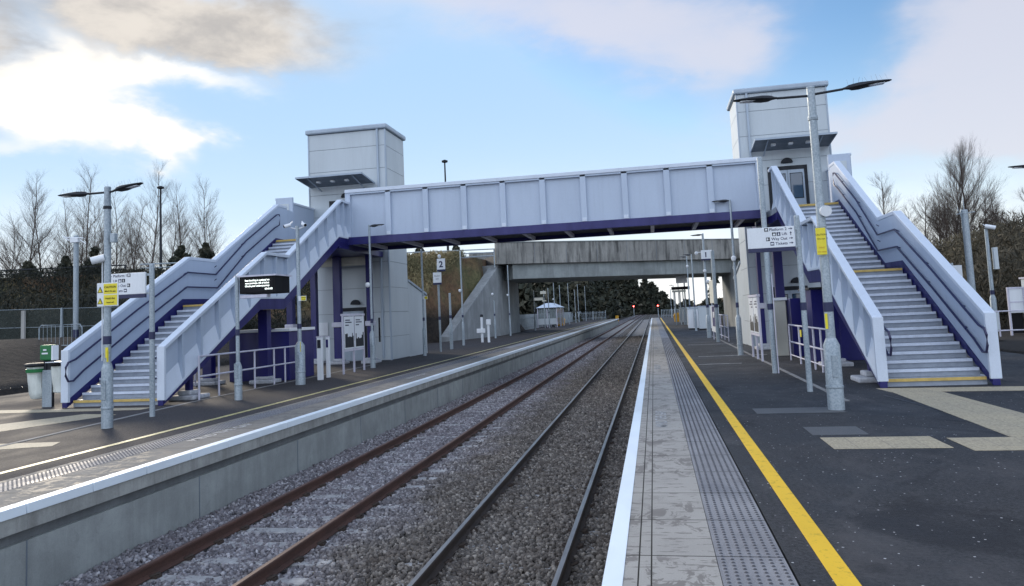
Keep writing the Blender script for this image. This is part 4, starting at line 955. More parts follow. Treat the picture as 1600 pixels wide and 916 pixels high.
b_ = MB().box(2.86,3.46,43.52,43.57,4.50,5.0).build('board', M['white'], p, bevel=.006); MB().box(2.86,3.46,43.518,43.572,4.41,4.499).build('navy_strip', M['navy'], b_)
text('1', .40, M['navy'], b_, (3.12,43.516,4.60), align='CENTER', bold=.012, ext=.0005)
MB().tube([(2.95,43.6,4.9),(2.55,43.6,4.9)], .02, 6).build('arm', M['white'], p); domecam(p, 2.6, 43.6, 4.95); domecam(p, 3.12, 43.5, 3.3); domecam(p, 3.0, 43.5, 3.9)
p = post('platform_post', 'thick pale post right of the platform 1 sign', 'post', 3.08, 38.4, 4.55, .095, None, (1.72,1.9), 'posts receding along the platforms')
nb = thing('notice_board', 'cream notice board with blue poster below between two posts beyond the right lift tower', 'notice board', (3.1,39.4,0))
MB().box(3.04,3.09,38.75,41.6,1.95,3.15).build('upper_panel', M['offwhite'], nb, bevel=.005)
MB().box(3.04,3.09,38.75,41.6,.45,1.80).build('lower_panel', M['white'], nb, bevel=.005)
MB().box(3.030,3.0385,39.0,40.6,.75,1.78).build('blue_poster', M['purple'], nb); MB().box(3.026,3.0295,39.3,40.1,1.2,1.5).build('poster_mark', M['white'], nb)
for yy in (38.85,41.5): MB().box(3.09,3.14,yy-.03,yy+.03,0,3.1).build('board_post', M['rail_white'], nb)
# --- right posts
p = post('platform_post', 'tall galvanised post rising past the right end of the footbridge span', 'post', 3.03, 20.5, 5.72, .072, None, (1.66,1.82), 'tall platform lamp posts')
for z_ in (5.0,5.12,2.2): MB().lathe(3.03,20.5,[(z_,.078),(z_+.03,.078)],14).build('clamp', M['galv'], p)
MB().tube([(3.11,20.44,0),(3.11,20.44,2.6)], .015, 6).build('cable', M['rail_white'], p)
p = post('lamp_post', 'slim lamp post with left-facing lantern in front of the right lift tower', 'lamp post', 3.0, 28.05, 5.66, .05, (.10,1.45), (1.72,1.9), 'tall platform lamp posts')
lamp(p, (3.0,28.05,5.64), (-1,0), R_(1), .02, .62, .12); domecam(p, 2.98, 27.95, 3.6)
# --- poster frames
def poster_frame(label, x, ys_, s):
    f_ = thing('poster_frame', label, 'poster frame', (x, ys_[1], 0), 0, 'poster frames facing the tracks')
    for y in ys_: MB().box(x-.03,x+.03,y-.035,y+.035,0,2.05).build('frame_post', M['rail_white'], f_, bevel=.005)
    MB().box(x-.05,x+.05,ys_[0]-.05,ys_[-1]+.05,2.051,2.13).build('top_rail', M['rail_white'], f_, bevel=.005)
    MB().box(x-.04,x+.04,ys_[0]+.04,ys_[-1]-.04,.78,.86).build('bottom_rail', M['rail_white'], f_, bevel=.005)
    for a, b_ in zip(ys_, ys_[1:]):
        c0, c1 = sorted((x+s*.031, x+s*.045)); p_ = MB().box(c0,c1,a+.06,b_-.06,.88,2.03).build('poster', M['white'], f_)
        xs_ = x+s*.0475; w_ = (b_-a-.2); m = MB(); rr_ = random.Random(int(a*7))
        yy = a+.10
        while yy < b_-.10:
            wdt = rr_.uniform(.06,.16); hh = rr_.uniform(.25,.6)
            m.box(min(x+s*.0455,xs_),max(x+s*.0455,xs_),yy,min(yy+wdt,b_-.09),.92,.92+hh); yy += wdt
        m.build('skyline_print', M['dark'], p_)
        m = MB()
        for i, (u, v_) in enumerate(((1.90,.55),(1.82,.75),(1.72,.4))): m.box(min(x+s*.0455,xs_),max(x+s*.0455,xs_),a+.14,a+.14+w_*v_,u-.02,u+.02)
        m.build('heading_print', M['navy'], p_)
poster_frame('two-poster frame on three legs standing before the left lift tower', -10.88, [24.8,25.75,26.7], 1)
poster_frame('narrow two-poster frame seen edge-on beside the right lift tower', 3.3, [24.7,25.75,26.9], -1)
def reader(label, x, y, h, w_, face):
    r = thing('ticket_reader', label, 'ticket reader', (x,y,0), 0, 'ticket readers by the poster frame')
    MB().box(x-w_,x+w_,y-.06,y+.06,0,h).build('pedestal', M['white'], r, bevel=.01)
    MB().box(x-w_*.7,x+w_*.7,y-.075,y-.061,h-.35,h-.08).build('reader_face', face, r, bevel=.004)
    MB().box(x-w_-.01,x+w_+.01,y-.075,y+.07,h+.001,h+.03).build('hood', M['rail_white'], r)
reader('white ticket reader pedestal nearer the camera left of the poster frame', -10.75, 22.67, 1.38, .085, M['dark'])
reader('slim ticket reader with blue face nearest the poster frame', -10.9, 23.6, 1.36, .055, M['purple'])
def helpp(label, x, y, h, kind):
    r = thing('help_point', label, 'help point', (x,y,0), 0, 'help points by the concrete wing wall')
    MB().lathe(x,y,[(0,.09),(h,.085)],14).build('pedestal', M['white'], r, smooth=True)
    if kind: MB().lathe(x,y,[(h+.001,.11),(h+.14,.11),(h+.18,.06)],14).build('dark_cap', M['dark'], r, smooth=True); MB().box(x-.35,x+.25,y-.15,y-.095,.65,.95).build('call_panel', M['white'], r, bevel=.02)
    else: MB().box(x-.12,x+.2,y-.14,y-.09,h-.35,h+.02).build('call_panel', M['white'], r, bevel=.02)
helpp('white help point pillar with dark cap before the sloping concrete wall', -11.75, 50.2, 1.75, 1)
helpp('plain white help point pillar right of the dark-capped one', -11.2, 49.8, 1.55, 0)
# --- recycling stand
b0 = thing('recycling_bin', 'recycling stand with two clear hanging bags and a green top box left of the stairs', 'recycling bin', (-15.6,16.85,0))
MB().box(-15.68,-15.60,16.8,16.9,0,1.2).box(-15.52,-15.44,16.8,16.9,0,1.2).box(-15.59,-15.53,16.82,16.88,.1,1.2).build('stand', M['dark'], b0, bevel=.006)
MB().box(-15.70,-15.42,16.78,16.80,0,.95).build('stand_face', M['galv'], b0)
gb = MB().box(-15.75,-15.40,16.74,16.94,1.20,1.60).build('top_box', M['green'], b0, bevel=.03); MB().box(-15.68,-15.50,16.732,16.739,1.36,1.40).box(-15.64,-15.54,16.732,16.739,1.45,1.49).build('mark', M['white'], gb)
MB().box(-15.399,-15.36,16.74,16.94,1.20,1.58).build('side_panel', M['white'], b0)
for cx_, w_, zb, lidm, nm in ((-15.93,.23,.20,'green','bag'),(-15.22,.21,.36,'white','bag')):
    rr_ = random.Random(int(zb*100)); n = 16; m = MB(); prof = [(1.04,1.0),(.95,.98),(.8,.93),(.65,.95),(.5,.86),(.38,.9),(.28,.8),(zb+.02,.66),(zb,.3)]
    vs = []; fs = []
    for z, q in prof:
        z = max(z, zb)
        for k_ in range(n):
            a = 2*math.pi*k_/n; r_ = w_*q*(1+.09*math.sin(a*5+z*7)+rr_.uniform(-.035,.035)); vs.append((cx_+r_*math.cos(a)+.03*math.sin(z*6), 16.85+r_*.8*math.sin(a), z))
    for i in range(len(prof)-1):
        for k_ in range(n): fs.append((i*n+k_, i*n+(k_+1)%n, (i+1)*n+(k_+1)%n, (i+1)*n+k_))
    fs.append(tuple(range((len(prof)-1)*n, len(prof)*n)))
    m.add(vs, fs).build('bag', M['bag'], b0, smooth=True)
    MB().lathe(cx_, 16.85, [(1.05,w_+.02),(1.08,w_+.05),(1.12,w_+.05),(1.14,w_)], 18).build('lid', M['dark'] if lidm == 'green' else M['black'], b0, smooth=True)
MB().lathe(-15.93,16.85,[(.90,.245),(.99,.25)],16).build('bag_collar', M['green'], b0, smooth=True)
MB().box(-15.45,-14.98,16.6,17.1,1.141,1.16).build('lid_plate', M['white'], b0)
# --- shelter, bins, cabinets
sh = thing('waiting_shelter', 'glazed waiting shelter with pale hipped roof on the left platform under the bridge', 'shelter', (-13.1,96,0))
MB().add([(-14.5,91.8,2.45),(-11.7,91.8,2.45),(-11.7,99.2,2.45),(-14.5,99.2,2.45),(-13.4,93.5,3.05),(-12.8,93.5,3.05),(-12.8,97.5,3.05),(-13.4,97.5,3.05)],[(0,3,2,1),(4,5,6,7),(0,1,5,4),(1,2,6,5),(2,3,7,6),(3,0,4,7)]).build('roof', M['panel_cap'], sh)
for x in (-14.3,-13.1,-11.9):
    for y in (92,95.5,99): MB().box(x-.05,x+.05,y-.05,y+.05,0,2.44).build('shelter_post', M['rail_white'], sh)
MB().box(-14.25,-11.95,91.98,92.0,.3,2.3).box(-11.91,-11.89,92.1,98.9,.3,2.3).build('glass_wall', M['shelter_glass'], sh); MB().box(-14.25,-11.95,91.94,91.97,.35,1.1).build('lower_panel', M['clad'], sh)
for lb, x, y in (('yellow grit bin by the waiting shelter on the left platform', -12.45, 100.5), ('small yellow grit bin at the far end of the right platform', 2.9, 92.9)):
    g_ = thing('grit_bin', lb, 'grit bin', (x,y,0), 0, 'yellow grit bins')
    MB().prism([(x-.45,0),(x+.45,0),(x+.55,.75),(x-.55,.75)], 'y', y-.4, y+.4).build('body', M['orange'], g_, bevel=.03); MB().prism([(x-.6,.752),(x+.6,.752),(x+.35,1.1),(x-.35,1.1)], 'y', y-.45, y+.45).build('lid', M['orange'], g_, bevel=.03)
sb = post('hanging_board', 'two small white boards on a post above the waiting shelter', 'sign', -12.9, 88.5, 4.5, .06, None, None)
MB().box(-13.3,-12.6,88.35,88.4,4.1,4.45).build('board', M['offwhite'], sb); MB().box(-14.1,-13.0,88.35,88.4,3.35,3.7).build('board', M['offwhite'], sb); MB().box(-13.1,-12.6,88.35,88.4,3.2,3.33).build('board', M['offwhite'], sb); MB().box(-14.2,-12.4,88.3,88.42,3.72,3.78).build('bar', M['dark'], sb)
sb = post('train_indicator', 'distant black display under a white board over the right platform', 'display screen', 3.2, 76.8, 4.9, .07, None, None)
MB().box(2.4,3.5,76.6,76.66,4.2,4.95).build('board', M['white'], sb); MB().box(1.9,3.7,76.55,76.9,3.55,3.85).build('display_housing', M['black'], sb); MB().box(1.95,3.3,76.5,76.54,3.3,3.5).build('lower_board', M['offwhite'], sb)
for x in (2.2,2.7): MB().lathe(x,76.8,[(0,.06),(3.5,.06)],8).build('support', M['galv'], sb)
def cabinet(label, x, y, w_, h, mat=None):
    c_ = thing('equipment_cabinet', label, 'cabinet', (x,y,0), 0, 'grey cabinets on the right platform')
    MB().box(x-w_,x+w_,y-.4,y+.4,.1,h).build('body', mat or M['clad'], c_, bevel=.02); MB().box(x-w_-.03,x+w_+.03,y-.43,y+.43,h+.001,h+.07).build('lid', M['clad_trim'], c_, bevel=.01); MB().box(x-w_+.03,x+w_-.03,y-.35,y+.35,0,.099).build('plinth', M['dark'], c_)
    MB().box(x-.01,x+.01,y-.415,y-.401,.2,h-.08).build('door_gap', M['seam'], c_)
cabinet('wide pale grey cabinet beside the right posts under the road bridge', 4.1, 58.5, .75, 1.75)
cabinet('narrow white cabinet left of the wide grey one', 3.05, 60.5, .42, 1.6, M['white'])
cabinet('distant white cabinet behind the narrow cabinet', 3.6, 70, .6, 1.7, M['white'])
cabinet('farthest pale cabinet near the grit bin', 3.4, 84, .5, 1.6, M['white'])
# --- fences
def palisade(label, pts, h=1.8, z0=-.05):
    f_ = thing('palisade_fence', label, 'fence', (pts[0][0],pts[0][1],0), 0, 'galvanised palisade fences')
    m = MB(); r_ = MB()
    for (xa,ya),(xb,yb) in zip(pts, pts[1:]):
        L = math.hypot(xb-xa, yb-ya); n = int(L/.28)
        for i in range(n):
            t = i/n; x, y = xa+(xb-xa)*t, ya+(yb-ya)*t; m.box(x-.035,x+.035,y-.035,y+.035,z0,z0+h)
        for z in (.4,1.4): r_.tube([(xa,ya,z0+z),(xb,yb,z0+z)], .035, 4)
    m.build('pales', M['galv'], f_); r_.build('rails', M['galv'], f_)
    nn = max(2, int(math.hypot(pts[-1][0]-pts[0][0], pts[-1][1]-pts[0][1])/12))
    for i in range(nn+1):
        t = i/nn; x = pts[0][0]+(pts[-1][0]-pts[0][0])*t; y = pts[0][1]+(pts[-1][1]-pts[0][1])*t
        MB().box(x-.06,x+.06,y-.06,y+.06,z0,z0+h+.1).build('fence_post', M['galv'], f_)
palisade('grey palisade fence behind the left platform from the abutment to the platform end', [(-14.4,79.5),(-14.4,148)])
palisade('short palisade fence closing the left platform end', [(-14.4,148.2),(-9.4,148.2)], 1.7)
palisade('grey palisade fence behind the right platform beyond the bridge', [(4.8,86),(4.8,138)], 1.7)
palisade('low palisade fence across the right platform end', [(1.4,137.6),(4.8,137.6)], 1.4)
# --- signals
for lb, x, y, h in (('red signal light beside the left track in the distance', -7.3, 283, 2.72), ('red signal light past the right platform end', 1.0, 170, 2.25)):
    s_ = thing('railway_signal', lb, 'railway signal', (x,y,-1.2), 0, 'red railway signals'); k_ = y/170
    MB().lathe(x,y,[(-1.2,.09*k_),(h-.4,.09*k_)],8).build('post', M['galv'], s_)
    MB().box(x-.28*k_,x+.28*k_,y-.1,y+.1,h-.45*k_,h+.5*k_).build('backboard', M['black'], s_)
    MB().prism([(x+.13*k_*math.cos(q), h+.13*k_*math.sin(q)) for q in np.linspace(0,2*math.pi,13)[:-1]], 'y', y-.14, y-.101).build('red_lamp', M['red_lamp'], s_)
yb_ = thing('lineside_box', 'small yellow lineside box by the left track below the signal', 'lineside box', (-9.2,190,-1.2)); MB().box(-9.6,-8.8,189.8,190.2,-1.2,.3).build('body', M['orange'], yb_, bevel=.02)
# --- right background furniture
p = post('aerial_post', 'thick galvanised mast with aerials rising behind the right stairs parapet', 'mast', 10.8, 28, 4.72, .115, None, None)
MB().tube([(10.5,27.9,4.6),(11.1,27.9,4.65)], .015, 5).tube([(10.8,28,4.7),(10.8,28,5.15)], .012, 5).tube([(10.65,27.9,4.5),(10.55,27.9,4.85)], .012, 5).build('aerial', M['galv'], p)
sp_ = post('small_sign', 'small white backed sign on a thin post left of the aerial mast', 'sign', 10.72, 29.3, 2.95, .045, None, None); MB().box(10.42,11.0,29.18,29.22,2.45,2.88).build('board', M['white'], sp_, bevel=.005)
p = post('camera_post', 'galvanised mast topped by a white camera at the far right', 'camera post', 15.3, 37.5, 4.75, .085, (.13,1.7), (1.75,1.95)); cctv(p, 15.25, 37.4, 4.9, .8, -.3, .4, .1)
MB().box(15.45,15.62,37.3,37.5,2.9,3.9).build('side_box', M['clad'], p)
kp = thing('information_stand', 'white poster stand with dark opening below beside the far right camera mast', 'information stand', (15.1,34.6,0))
MB().box(14.72,15.22,34.5,34.56,.95,1.95).build('panel', M['white'], kp, bevel=.01); MB().box(14.76,15.18,34.6,34.64,0.1,.94).build('dark_panel', M['black'], kp)
for x in (14.68,15.26): MB().box(x-.035,x+.035,34.5,34.58,0,2.03).build('stand_leg', M['rail_white'], kp)
MB().box(14.65,15.29,34.48,34.6,1.951,2.03).build('top_rail', M['rail_white'], kp); MB().box(14.72,15.22,34.485,34.499,1.38,1.43).build('divider', M['rail_white'], kp)
kc = thing('ticket_cabinet', 'tall grey cabinet cut off by the right edge of the photo', 'cabinet', (15.9,34.4,0)); MB().box(15.38,16.5,34.2,34.9,.3,2.36).build('body', M['clad'], kc, bevel=.02); MB().box(15.33,16.55,34.15,34.95,2.361,2.43).build('lid', M['rail_white'], kc)
for x in (15.45,16.4): MB().box(x-.05,x+.05,34.3,34.4,-.3,.299).build('cabinet_leg', M['rail_white'], kc)
rl = thing('railing', 'low pale railing in front of the far right information stand', 'railing', (14.2,34,0))
for z in (.25,1.05): MB().tube([(13.7,34.2,z),(17,34.2,z)], .03, 6).build('rail', M['rail_white'], rl)
for x in (13.7,14.1,16.2): MB().tube([(x,34.2,-.1),(x,34.2,1.05)], .03, 6).build('railing_post', M['rail_white'], rl)
MB().box(13.7,14.1,34.15,34.2,.3,1.0).build('mesh_panel', M['clad'], rl)
p = post('lamp_post', 'lamp post outside the right edge with only its lantern tip in view', 'lamp post', 10.95, 22, 5.25, .07, (.12,1.2), None, 'tall platform lamp posts'); lamp(p, (10.9,22,5.16), (-1,0), R_(2), .45, .78, .14)
p = post('lamp_post', 'small lamp post top showing behind the right stairs parapet', 'lamp post', 12.6, 40, 4.7, .06, (.1,1.2), None, 'car park lamp posts'); lamp(p, (12.6,40,4.68), (1,0), 0, .02, .7, .13)
p = post('lamp_post', 'small lamp post top showing behind the landing of the left stairs', 'lamp post', -27.4, 45, 7.1, .07, (.11,1.2), None, 'car park lamp posts'); lamp(p, (-27.4,45,7.05), (1,.0), R_(6), .02, .85, .16)
# --- left background
p = post('camera_post', 'galvanised mast with spider bracket behind the top of the left wayfinding sign', 'camera post', -26.3, 30, 5.1, .115, None, (.35,.75), None, 1.3); MB().tube([(-26.85,29.9,6.36),(-25.85,29.9,6.28)], .03, 6).tube([(-26.6,29.9,6.2),(-26.9,29.9,6.42)], .035, 6).tube([(-26.0,29.9,6.2),(-25.7,29.9,6.0)], .02, 6).box(-26.5,-26.1,29.85,30.0,6.1,6.3).build('bracket', M['white'], p)
fe = thing('mesh_fence', 'green wire mesh fence on timber and steel posts along the left soil bank', 'fence', (-30,30,1.3))
P0, P1 = Vector((-46,27,0)), Vector((-20.5,31.5,0))
def fp(t): return P0.lerp(P1, t)
m = MB(); m.add([(P0.x,P0.y,1.5),(P1.x,P1.y,1.0),(P1.x,P1.y,2.9),(P0.x,P0.y,3.5)], [(0,1,2,3)]); m.build('mesh', M['fence_mesh'], fe)
for t_, ht, mt, w_ in ((.42,1.95,'galv',.03),(.665,1.9,'timber',.09),(.735,1.95,'galv',.035),(.815,1.6,'timber',.11),(.55,1.95,'galv',.03),(.92,1.9,'galv',.035),(.3,1.9,'timber',.08)):
    q = fp(t_); MB().box(q.x-w_,q.x+w_,q.y-.12,q.y-.03,1.1-.2*(t_>.8),1.15+ht).build('fence_post', M[mt], fe)
for z in (2.45,3.3): MB().tube([(P0.x,P0.y-.02,z+.1),(P1.x,P1.y-.02,z-.35)], .012, 4).build('wire', M['galv'], fe)
br_ = thing('crowd_barrier', 'thin grey crowd barrier standing behind the left stairs foot', 'barrier', (-24.9,27.5,1.2))
MB().tube([(-25.9,27.5,1.25),(-25.9,27.5,2.15),(-25.8,27.5,2.28),(-23.9,27.5,2.25),(-23.8,27.5,2.1),(-23.8,27.5,1.2)], .025, 6).build('frame', M['galv'], br_)
m = MB()
for i in range(10): m.tube([(-25.7+i*.2,27.5,1.4),(-25.7+i*.2,27.5,2.26)], .01, 4)
m.tube([(-25.9,27.5,1.4),(-23.8,27.5,1.38)], .018, 5).build('bars', M['galv'], br_)
for lb, x, y, ht in (('tall dark street lamp among the bare trees on the left', -42.3, 58, 7.3), ('tall street lamp standing above the footbridge span', -18.45, 66.3, 9.3), ('second street lamp column by the road barrier', -20.6, 64, 1.9)):
    if ht < 3: continue
    p = thing('street_lamp', lb, 'street lamp', (x,y,7), 0, 'street lamps along the embankment road')
    MB().lathe(x,y,[(6.5,.13),(7+ht,.07)],10).build('column', M['dark'], p, smooth=True); MB().lathe(x,y,[(7+ht,.09),(7+ht+.06,.28),(7+ht+.2,.30),(7+ht+.28,.12)],12).build('lantern', M['dark'], p, smooth=True)

# ================================================================== TREES
class TB:
    def __init__(s): s.V = []; s.F = []; s.n = 0
    def seg(s, p, q, r0, r1, k=4):
        t = (q-p).normalized(); ref = Vector((0,0,1)) if abs(t.z) < .9 else Vector((1,0,0)); u = t.cross(ref).normalized(); w = t.cross(u)
        for c_, r in ((p,r0),(q,r1)):
            for i in range(k): a = 2*math.pi*i/k; v = c_ + (u*math.cos(a)+w*math.sin(a))*r; s.V.append((v.x,v.y,v.z))
        for i in range(k): s.F.append((s.n+i, s.n+(i+1)%k, s.n+k+(i+1)%k, s.n+k+i))
        s.n += 2*k
def grow(tb, tw, p, d, L, r, depth, R, spread, up, droop=0):
    n = 4 if depth > 2 else 3; seg = L/n; q = p
    for i in range(n):
        d = (d + Vector((R.gauss(0,.09),R.gauss(0,.09),up*.06-droop*(3-depth)*.03))).normalized(); q2 = q + d*seg
        r2 = r*(1-.16)
        (tb if depth > 2 else tw).seg(q, q2, r, r2, 6 if depth > 3 else (4 if depth > 2 else 3)); r = r2; q = q2
        if depth > 0 and (i > 0 or depth < 4):
            nb_ = 2 if depth > 1 else 3
            for _ in range(nb_):
                if R.random() < .86:
                    a = R.uniform(0, 2*math.pi); ref = Vector((0,0,1)) if abs(d.z) < .95 else Vector((1,0,0)); u = d.cross(ref).normalized(); w = d.cross(u)
                    sp = spread*R.uniform(.6,1.2); dd = (d*math.cos(sp) + (u*math.cos(a)+w*math.sin(a))*math.sin(sp) + Vector((0,0,up*.25))).normalized()
                    grow(tb, tw, q, dd, L*R.uniform(.50,.72), r*R.uniform(.45,.62), depth-1, R, spread, up, droop)
    if depth > 0: grow(tb, tw, q, (d+Vector((0,0,.1))).normalized(), L*.6, r*.8, depth-1, R, spread, up, droop)
def tree_obj(kind, seed, h):
    R = random.Random(seed); tb, tw = TB(), TB()
    if kind == 'birch':
        d = Vector((R.uniform(-.05,.05),R.uniform(-.05,.05),1)); q = Vector((0,0,0)); r = .12; n = 11
        for i in range(n):
            d = (d+Vector((R.gauss(0,.05),R.gauss(0,.05),.12))).normalized(); q2 = q+d*(h/n); r2 = r*.86
            tb.seg(q,q2,r,r2,6); q, r = q2, r2
            if i > 1:
                for _ in range(4):
                    a = R.uniform(0,6.28); dd = Vector((math.cos(a)*.7,math.sin(a)*.7,.8)).normalized()
                    grow(tb,tw,q,dd,h*R.uniform(.16,.27)*(1.25-i/n),r*.40,2,R,.55,.55,.0)
    else:
        for st in range(3):
            a0 = st*2.1; q = Vector((.25*math.cos(a0),.25*math.sin(a0),-.3)); d = Vector((math.cos(a0)*.16,math.sin(a0)*.10,1)).normalized(); r = .17-.02*st; n = 9; H = h*(1-.09*st)
            for i in range(n):
                d = (d+Vector((R.gauss(0,.06),R.gauss(0,.06),.10))).normalized(); q2 = q+d*(H/n); r2 = r*.84
                tb.seg(q,q2,r,r2,7); q, r = q2, r2
                if i > 0:
                    for _ in range(2 if i < 7 else 3):
                        a = a0+R.gauss(0,1.3); ti = R.uniform(.45,1.0)-.04*i; dd = Vector((math.cos(a)*math.sin(ti),math.sin(a)*math.sin(ti),math.cos(ti))).normalized()
                        grow(tb,tw,q,dd,h*R.uniform(.17,.25)*(1.25-i/n*.75),r*.5,3,R,.46,.75)
    return tb, tw
def make_bare(name, label, kind, seed, h, group):
    t = thing(name, label, 'tree', (0,0,0), 0, group); tb, tw = tree_obj(kind, seed, h)
    for nm, b_, mt in (('trunk', tb, M['bark']), ('branches', tw, M['twig'])):
        V = np.array(b_.V)
        if nm == 'branches':
            pass
        arr_mesh(nm, V, np.array(b_.F), mt, t)
    return t
gz = lambda x, y: float(ground_z(np.array([[x]]), np.array([[y]]))[0,0])
protos = [make_bare('birch_tree', '', 'birch', s_, 10, 'bare birches along the left embankment') for s_ in (3,11,23,37)]
def ray_at(u, Y_):       # column of the picture -> sideways place at a given distance (layout aid only)
    c_ = ((u-800)/1155.); X0 = (.98124638*c_ - .18311446 - .0602*.02)/(.18739671*c_ + .979381)*Y_; return X0
BT = [(20,66,6.0,0),(44,60,9.8,1),(66,62,8.8,2),(92,66,6.2,3),(112,64,7.5,0),(136,60,9.6,2),(150,66,8.2,1),(186,64,8.8,3),(206,68,8.2,0),(238,62,10.2,1),(266,68,7.2,2),(302,66,8.6,3),(324,64,8.8,0),(338,70,6.8,2),(10,72,8.2,3),(122,74,8.5,1),(170,76,8,2),(222,78,9,3),(286,78,8,1)]
wh = ['short bushy','tallest left','tall leaning','low wispy','thin','tall forked','broad','slender','airy','tall feathery','small','twiggy','pale','stunted','edge-cut','far thin','far spindly','far leaning','far misty']
wr = ['at the far left edge','above the dark hedge','right of the tallest left one','left of the camera mast','behind the camera mast','just left of the twin lamp post','behind the left lantern of the twin lamp','right of the twin lamp post','right of the small sensor box','touching the tall street lamp','right of the tall street lamp','above the stair landing lamp','right of the landing lamp','nearest the left stair top','beyond the left photo edge trees','in the back row behind the mast','in the back row near the caution board','in the back row left of the street lamp','in the back row above the stairs']
for i, (u, Yd, h, v_) in enumerate(BT):
    x = ray_at(u, Yd); z = gz(x, Yd)
    z = 6.2 if z > 6 else z
    o = protos[v_] if i == v_ and False else None
    lab_ = f'{wh[i]} bare birch {wr[i]}'
    s_ = (h+7-z)/10*.97
    dup(protos[v_], (x, Yd, z), rnd.uniform(0,6), lab_, scale=(s_*.9,s_*.9,s_))
for t in protos:
    for ch in list(t.children): bpy.data.objects.remove(ch)
    bpy.data.objects.remove(t)
bt = make_bare('bare_tree', 'large bare spreading tree on the right behind the aerial mast', 'oak', 4, 8.9, 'bare trees on the right bank'); bt.location = (ray_at(1500,60), 60, 3.0)
b2 = make_bare('bare_tree', 'smaller bare tree left of the large spreading one on the right', 'birch', 52, 7.0, 'bare trees on the right bank'); b2.location = (ray_at(1384,60), 60, 3.5)
b3 = dup(b2, (ray_at(1440,66), 66, 3.0), 1.0, 'thin bare tree half hidden behind the large spreading tree', scale=(1,1,.92))
b4 = dup(bt, (ray_at(1588,62), 63, 2.2), 2.1, 'bare tree cut by the right edge of the photo', scale=(.62,.62,.62))
b5 = dup(b2, (ray_at(1560,58), 58, 2.6), 3.0, 'low bare tree between the camera mast and the right edge', scale=(.8,.8,.8))
for u_, Y_, z_, sc_, lb_ in ((1412,64,2.6,.85,'slender bare tree right of the stair parapet top'),(1462,62,2.4,.95,'bare tree overlapping the left side of the large spreading tree'),(1532,64,2.6,.95,'bare tree overlapping the right side of the large spreading tree'),(1575,66,2.4,1.0,'airy bare tree above the tall grey cabinet'),(1598,60,2.4,.9,'bare tree touching the right frame edge above the scrub'),(1350,72,2.6,.8,'faint bare tree just over the stair landing parapet'),(1485,70,2.6,1.05,'tall thin bare tree directly behind the aerial mast')):
    dup(b2, (ray_at(u_,Y_), Y_, z_), u_*.37, lb_, scale=(sc_*1.15,sc_*1.15,sc_))
# conifers / evergreen bushes
def foliage(c, rx, ry, rz, n, size, R, cone=False, lumps=7):
    """leaf clumps through an uneven volume"""
    cs = []; 
    for _ in range(lumps):
        t = R.random()
        if cone: zz = t; rr = (1-t)*.55; a = R.random()*6.28; cs.append((math.cos(a)*rr*1.25, math.sin(a)*rr*1.25, zz*2-1, .12+.34*(1-t)))
        else:
            a = R.random()*6.28; rr = R.random()**.5*.65; cs.append((math.cos(a)*rr, math.sin(a)*rr, R.uniform(-.7,.7), R.uniform(.28,.5)))
    cs = np.array(cs); k = R.integers(0, len(cs), n); d = R.normal(size=(n,3)); d /= np.linalg.norm(d,axis=1)[:,None]
    p = cs[k,:3] + d*(cs[k,3]*R.random(n)**.45)[:,None]; ctr = p*np.array([rx,ry,rz]) + np.array(c)
    u = R.normal(size=(n,3)); u /= np.linalg.norm(u,axis=1)[:,None]; w = np.cross(u, R.normal(size=(n,3))); w /= np.linalg.norm(w,axis=1)[:,None]
    s_ = size*R.uniform(.5,1.3,n)[:,None]; V = np.stack([ctr-u*s_, ctr+w*s_*.45, ctr+u*s_, ctr-w*s_*.45],1).reshape(-1,3)
    return V, np.arange(n*4).reshape(n,4), np.repeat(np.clip(.5+R.normal(0,.2,n)+.25*(k%3-1),0,1),4)
def bush(name, label, cat, x, y, z, rx, rz, n, size, mat, seed, cone=False, group=None):
    t = thing(name, label, cat, (x,y,z), 0, group); R = np.random.default_rng(seed)
    V, F, T = foliage((0,0,rz), rx, rx, rz, n, size, R, cone, 34); arr_mesh('crown', V, F, mat, t, T)
    m = MB(); o0 = (x,y,z); m.tube([(x,y,z-.3),(x,y,z+rz*1.5)], [.14,.05], 6).build('trunk', M['bark'], t)
for i, (u, Yd, z, rx, rz, lb) in enumerate(((45,52,4.6,2.3,1.6,'dark evergreen in front of the tallest left birch'),(104,54,4.6,1.9,1.8,'dark evergreen left of the camera mast'),(150,54,5,2.2,1.9,'dark evergreen behind the twin lamp post'),(285,60,6.2,2.0,1.5,'small dark conifer above the left stair landing'),(322,62,6.6,1.8,1.5,'low dark conifer beside the landing lamp'),(657,76,6.5,1.3,1.7,'small conifer tip above the road barrier left of the number sign'),(714,78,6.5,1.5,1.6,'small conifer tip left of the concrete bridge parapet'))):
    bush('conifer_tree', lb, 'conifer', ray_at(u,Yd), Yd, z, rx, rz, 5200, .17, M['needle'], 50+i, True, 'dark evergreens on the embankment')
